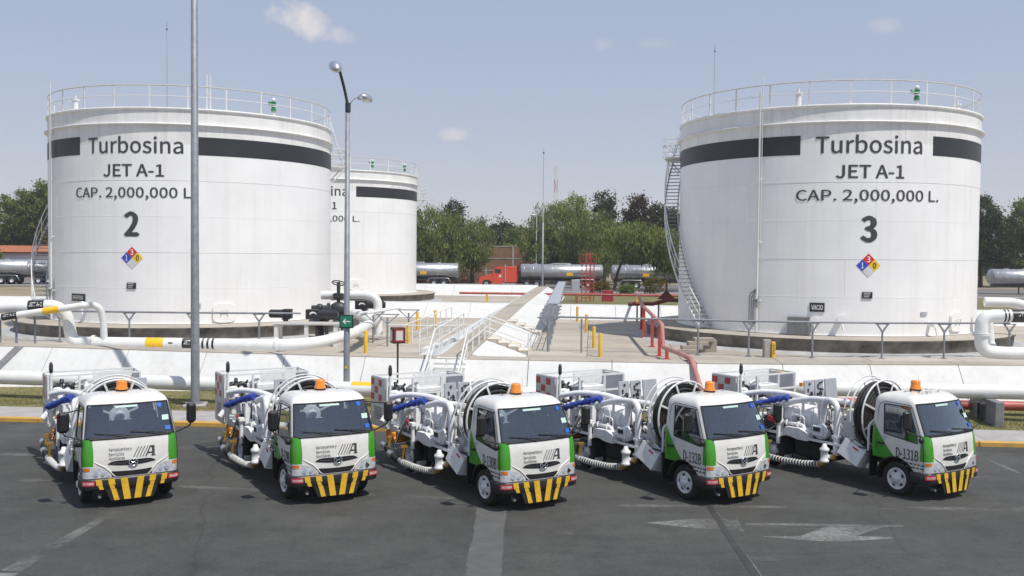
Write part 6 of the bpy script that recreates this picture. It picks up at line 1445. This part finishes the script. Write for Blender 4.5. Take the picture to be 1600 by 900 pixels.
# ================================================================== TREES
def tree(x, y, crowns, trunk_h, leaf, lab, seed, n_clump=120, per=46, lsz=.30, droop=0.0, lean=0.0, tr=.28, cl=.95, name='tree'):
    rnd = random.Random(seed); r = empty(name, (x, y, .84)); tag(r, lab, 'tree')
    top = max(c[2] for c in crowns)
    m = MB(); base = Vector((0, 0, -.1)); fork = Vector((lean, 0, trunk_h)); m.tube([base, Vector((lean * .35, .1, trunk_h * .5)), fork], [tr * 1.3, tr, tr * .8], 9)
    for (cx, cy, cz_, rx, ry, rz) in crowns:
        for k in range(4):
            tip = Vector((cx + rnd.uniform(-.6, .6) * rx, cy + rnd.uniform(-.6, .6) * ry, cz_ + rnd.uniform(-.3, .6) * rz)); mid = fork.lerp(tip, .5) + Vector((rnd.uniform(-.4, .4), rnd.uniform(-.4, .4), rnd.uniform(0, .5)))
            m.tube([fork - Vector((0, 0, .2)), mid, tip], [tr * .55, tr * .3, tr * .08], 6)
    m.build('trunk', bark, r)
    V, Fc = [], []
    vol = [c[3] * c[4] * c[5] for c in crowns]; tot = sum(vol)
    for c, vv in zip(crowns, vol):
        cx, cy, cz_, rx, ry, rz = c
        for _ in range(max(8, int(1.75 * n_clump * (vv / tot) ** .85))):
            while True:
                d = Vector((rnd.gauss(0, 1), rnd.gauss(0, 1), rnd.gauss(0, 1)))
                if d.length > .01: break
            d.normalize(); f = rnd.uniform(.35, 1.0) ** .55 * rnd.uniform(.88, 1.1); p = Vector((cx + d.x * rx * f, cy + d.y * ry * f, cz_ + d.z * rz * f)); cr = cl * rnd.uniform(.6, 1.35)
            for _k in range(per):
                e = Vector((rnd.gauss(0, .45), rnd.gauss(0, .45), rnd.gauss(0, .36))) * cr; q = p + e
                q.z -= droop * rnd.random() * cr * 1.6
                if q.z < .25: continue
                s = lsz * rnd.uniform(.6, 1.3); nrm = Vector((rnd.gauss(0, 1), rnd.gauss(0, 1), rnd.gauss(.5, 1))).normalized(); o3 = orient(nrm); a = rnd.uniform(0, 6.28)
                u = o3 @ Vector((math.cos(a), math.sin(a), 0)) * s; v = o3 @ Vector((-math.sin(a), math.cos(a), 0)) * s * .5
                if droop > .3: u = Vector((u.x * .4, u.y * .4, -abs(u.length) * .9)); v = v * .7
                k = len(V); V.extend((q - u * .5, q + v * .5, q + u * .5, q - v * .5)); Fc.append((k, k + 1, k + 2, k + 3))
    me = bpy.data.meshes.new('crown'); me.from_pydata([tuple(v) for v in V], [], Fc); me.materials.append(leaf)
    obj_of('crown', me, r)
    return r
P_ = dict(droop=.32, lsz=.46)
tree(-11.6, 140, [(0, 0, 7.6, 4.4, 3.6, 4.2), (2.2, -1, 5.2, 3.6, 3, 3.4), (-3, 0, 5.0, 3, 3, 3.2)], 3.0, leaf_pirul, 'broad drooping olive-green tree just right of the rear tank', 1, 190, 52, **P_)
tree(-5.9, 141, [(0, 0, 6.0, 3.3, 3, 3.6), (-.8, 0, 4.6, 2.2, 2.2, 1.9)], 3.2, leaf_pirul, 'drooping olive tree left of the bare stretch of brick wall', 2, 130, 50, **P_)
tree(-17, 143, [(0, 0, 6.2, 4, 3, 4)], 3, leaf_mid, 'leafy tree mostly hidden by the rear tank', 3, 110, 46, lsz=.45)
tree(-9.5, 156, [(0, 0, 11.2, 1.4, 1.4, 1.7), (0, 0, 8.6, 2, 2, 2.2)], 6, leaf_dark, 'dark treetop poking above the drooping olive trees', 4, 60, 44, lsz=.4)
tree(-2.2, 175, [(0, 0, 8.2, 2.2, 2, 2.8), (0, 0, 5, 2.4, 2, 2.6)], 4, leaf_dark, 'small dark far tree in the dip of the skyline', 5, 80, 40, lsz=.45)
tree(1.4, 166, [(0, 0, 6.5, 3, 2.4, 2.6)], 3, leaf_mid, 'mid-green far tree above the brick wall', 6, 80, 42, lsz=.45)
tree(-.3, 152, [(0, 0, 4.8, 1.5, 1.3, 1.1)], 3, leaf_light, 'small bright green bush topping the brick wall', 7, 40, 42, lsz=.35, cl=.6)
tree(6.2, 141, [(0, 0, 8.4, 4.0, 3.4, 3.6), (-1.5, -.5, 5.4, 3.6, 3, 3.6), (2.5, 0, 5.2, 3.4, 3, 3.2)], 3, leaf_pirul, 'big round olive tree behind the lightning mast', 8, 190, 52, **P_)
tree(11.6, 138, [(0, 0, 7.2, 3.6, 3.2, 3.6), (1, -1, 4.6, 3.4, 3, 3.0)], 2.6, leaf_pirul, 'drooping olive tree above the red access tower', 9, 150, 50, **P_)
tree(10.0, 158, [(0, 0, 12.0, 2.6, 2.2, 2.3), (1.5, 0, 9.5, 2.4, 2, 2.4)], 6, leaf_light, 'pale airy treetop behind the olive trees', 10, 70, 38, lsz=.36)
tree(14.6, 152, [(0, 0, 11.2, 1.9, 1.9, 3.5), (0, 0, 8.4, 2.3, 2.1, 3), (0, 0, 6.6, 2.6, 2.4, 3)], 6, leaf_dark, 'dark pointed conifer standing left of the rust-brown one', 11, 110, 48, lsz=.42)
tree(19.6, 152, [(0, 0, 10.9, 2.3, 2.2, 3.3), (0, 0, 8.4, 2.6, 2.3, 3), (0, 0, 6.4, 2.6, 2.4, 3)], 6, leaf_rust, 'rust-brown dense conifer near tank 3', 12, 120, 50, lsz=.42)
tree(24.5, 156, [(0, 0, 9.2, 3.4, 3, 3.6), (2.5, 0, 8, 3, 3, 3.4)], 5, leaf_dark, 'dark tree behind the stair of tank 3', 13, 120, 46, lsz=.45)
tree(12.4, 116.5, [(4.2, 0, 5.9, 3.4, 2.6, 2.2), (7.6, .4, 4.7, 3.2, 2.6, 2.7), (1.2, 0, 6.6, 2.4, 2.2, 1.5)], 3.9, leaf_pirul, 'leaning tree with drooping branches in front of the third silver trailer', 14, 190, 52, lean=1.0, tr=.17, **P_)
tree(17.5, 140, [(0, 0, 6.2, 3.6, 3, 3.2), (3.5, 0, 5.4, 3.4, 3, 3.4)], 2.6, leaf_mid, 'mid-green tree filling the gap beside tank 3', 15, 150, 48, lsz=.45, droop=.3)
tree(-76, 160, [(0, 0, 12.9, 4.2, 3.4, 3.8), (-4.5, 0, 10.6, 3.6, 3, 4), (1.5, 0, 7.4, 5, 3.4, 4)], 5, leaf_mid, 'tall tree behind the terracotta roof', 16, 210, 50, lsz=.48, droop=.3)
tree(-86, 162, [(0, 0, 8.6, 5, 3.4, 4.6), (3, 0, 6, 4, 3, 4)], 4, leaf_mid, 'dark leafy tree left of the tall one behind the terracotta roof', 17, 170, 48, lsz=.48)
tree(-75.5, 152.5, [(0, 4, 6.2, 1.7, 1.3, 2.2)], 3.5, leaf_yel, 'yellowing small tree above the terracotta roof', 18, 46, 40, lsz=.36)
tree(-79.5, 148.5, [(0, -2.6, 3.2, 1.3, 1.1, 1.4)], 1.5, leaf_mid, 'small street tree in front of the white building', 19, 34, 40, lsz=.34, cl=.6)
tree(71.5, 146, [(0, 0, 10.2, 2.8, 2.4, 3.6), (-2, 0, 6.6, 3, 2.6, 4), (2, 0, 6.0, 3, 2.6, 4)], 5, leaf_dark, 'dark conifer just right of tank 3', 20, 170, 50, lsz=.45)
tree(79.5, 148, [(0, 0, 9.4, 3.8, 3, 4.2), (-1, 0, 5.6, 4, 3, 4)], 4, leaf_mid, 'leafy green tree at the right beyond the dark conifer', 21, 170, 50, lsz=.45)
tree(90, 150, [(0, 0, 8.4, 4.6, 3, 4.6)], 4, leaf_mid, 'leafy green tree farther right along the rear road', 22, 120, 46, lsz=.48)
tree(64.5, 150, [(0, 0, 8.0, 3.4, 3, 4.0), (0, 0, 5.0, 3.4, 3, 3.6)], 4, leaf_dark, 'dark tree hidden mostly by tank 3', 23, 110, 46, lsz=.48)
# low shrubs along the rear verge
for i, (x, y, s) in enumerate(((9.6, 104, 1.0), (12.5, 103, .8), (15.5, 105, 1.2))):
    tree(x, y, [(0, 0, .9 * s, 1.2 * s, .8, .7 * s)], .5, leaf_yel if i != 1 else leaf_mid, ('dry yellow shrub beside the red hose cabinet', 'green shrub on the rear verge between two dry ones', 'larger dry shrub on the rear verge near tank 3')[i], 40 + i, 24, 36, lsz=.2, tr=.05, cl=.5, name='shrub')
# distant wooded horizon
rnd = random.Random(77); V, Fc = [], []
for k in range(2600):
    a = R_(rnd.uniform(-50, 50)); d = rnd.uniform(260, 420); hgt = 6 + 3.0 * math.sin(a * 23) + 2 * math.sin(a * 61)
    p = Vector((math.sin(a) * d, math.cos(a) * d, .9 + rnd.uniform(0, 1) * hgt))
    for q in range(5):
        e = p + Vector((rnd.gauss(0, 2.2), rnd.gauss(0, 2), rnd.gauss(0, 1.2))); s = rnd.uniform(1.0, 2.2); o3 = orient(Vector((rnd.gauss(0, .7), -1, rnd.gauss(.3, .7)))); u = o3 @ Vector((s, 0, 0)); v = o3 @ Vector((0, s * .7, 0)); j = len(V); V.extend((e - u, e - v, e + u, e + v)); Fc.append((j, j + 1, j + 2, j + 3))
me = bpy.data.meshes.new('far_wood'); me.from_pydata([tuple(v) for v in V], [], Fc); me.materials.append(leaf_dark); tag(obj_of('far_wood', me), 'distant belt of trees along the horizon', 'trees', kind='stuff')

# ================================================================== HAZE
hm = bpy.data.materials.new('haze'); hm.use_nodes = True; t = hm.node_tree; t.nodes.clear()
pv_ = N("ShaderNodeVolumePrincipled", t); pv_.inputs['Color'].default_value = (.93, .95, 1.0, 1); pv_.inputs['Density'].default_value = HAZE; pv_.inputs['Anisotropy'].default_value = .3
o = N("ShaderNodeOutputMaterial", t); L(pv_.outputs[0], o.inputs['Volume'], t)
m = MB(); m.box((60, 720, 12), (3200, 1900, 30)); tag(m.build('haze', hm), 'thin pale haze filling the air over the whole site', 'haze', kind='stuff')
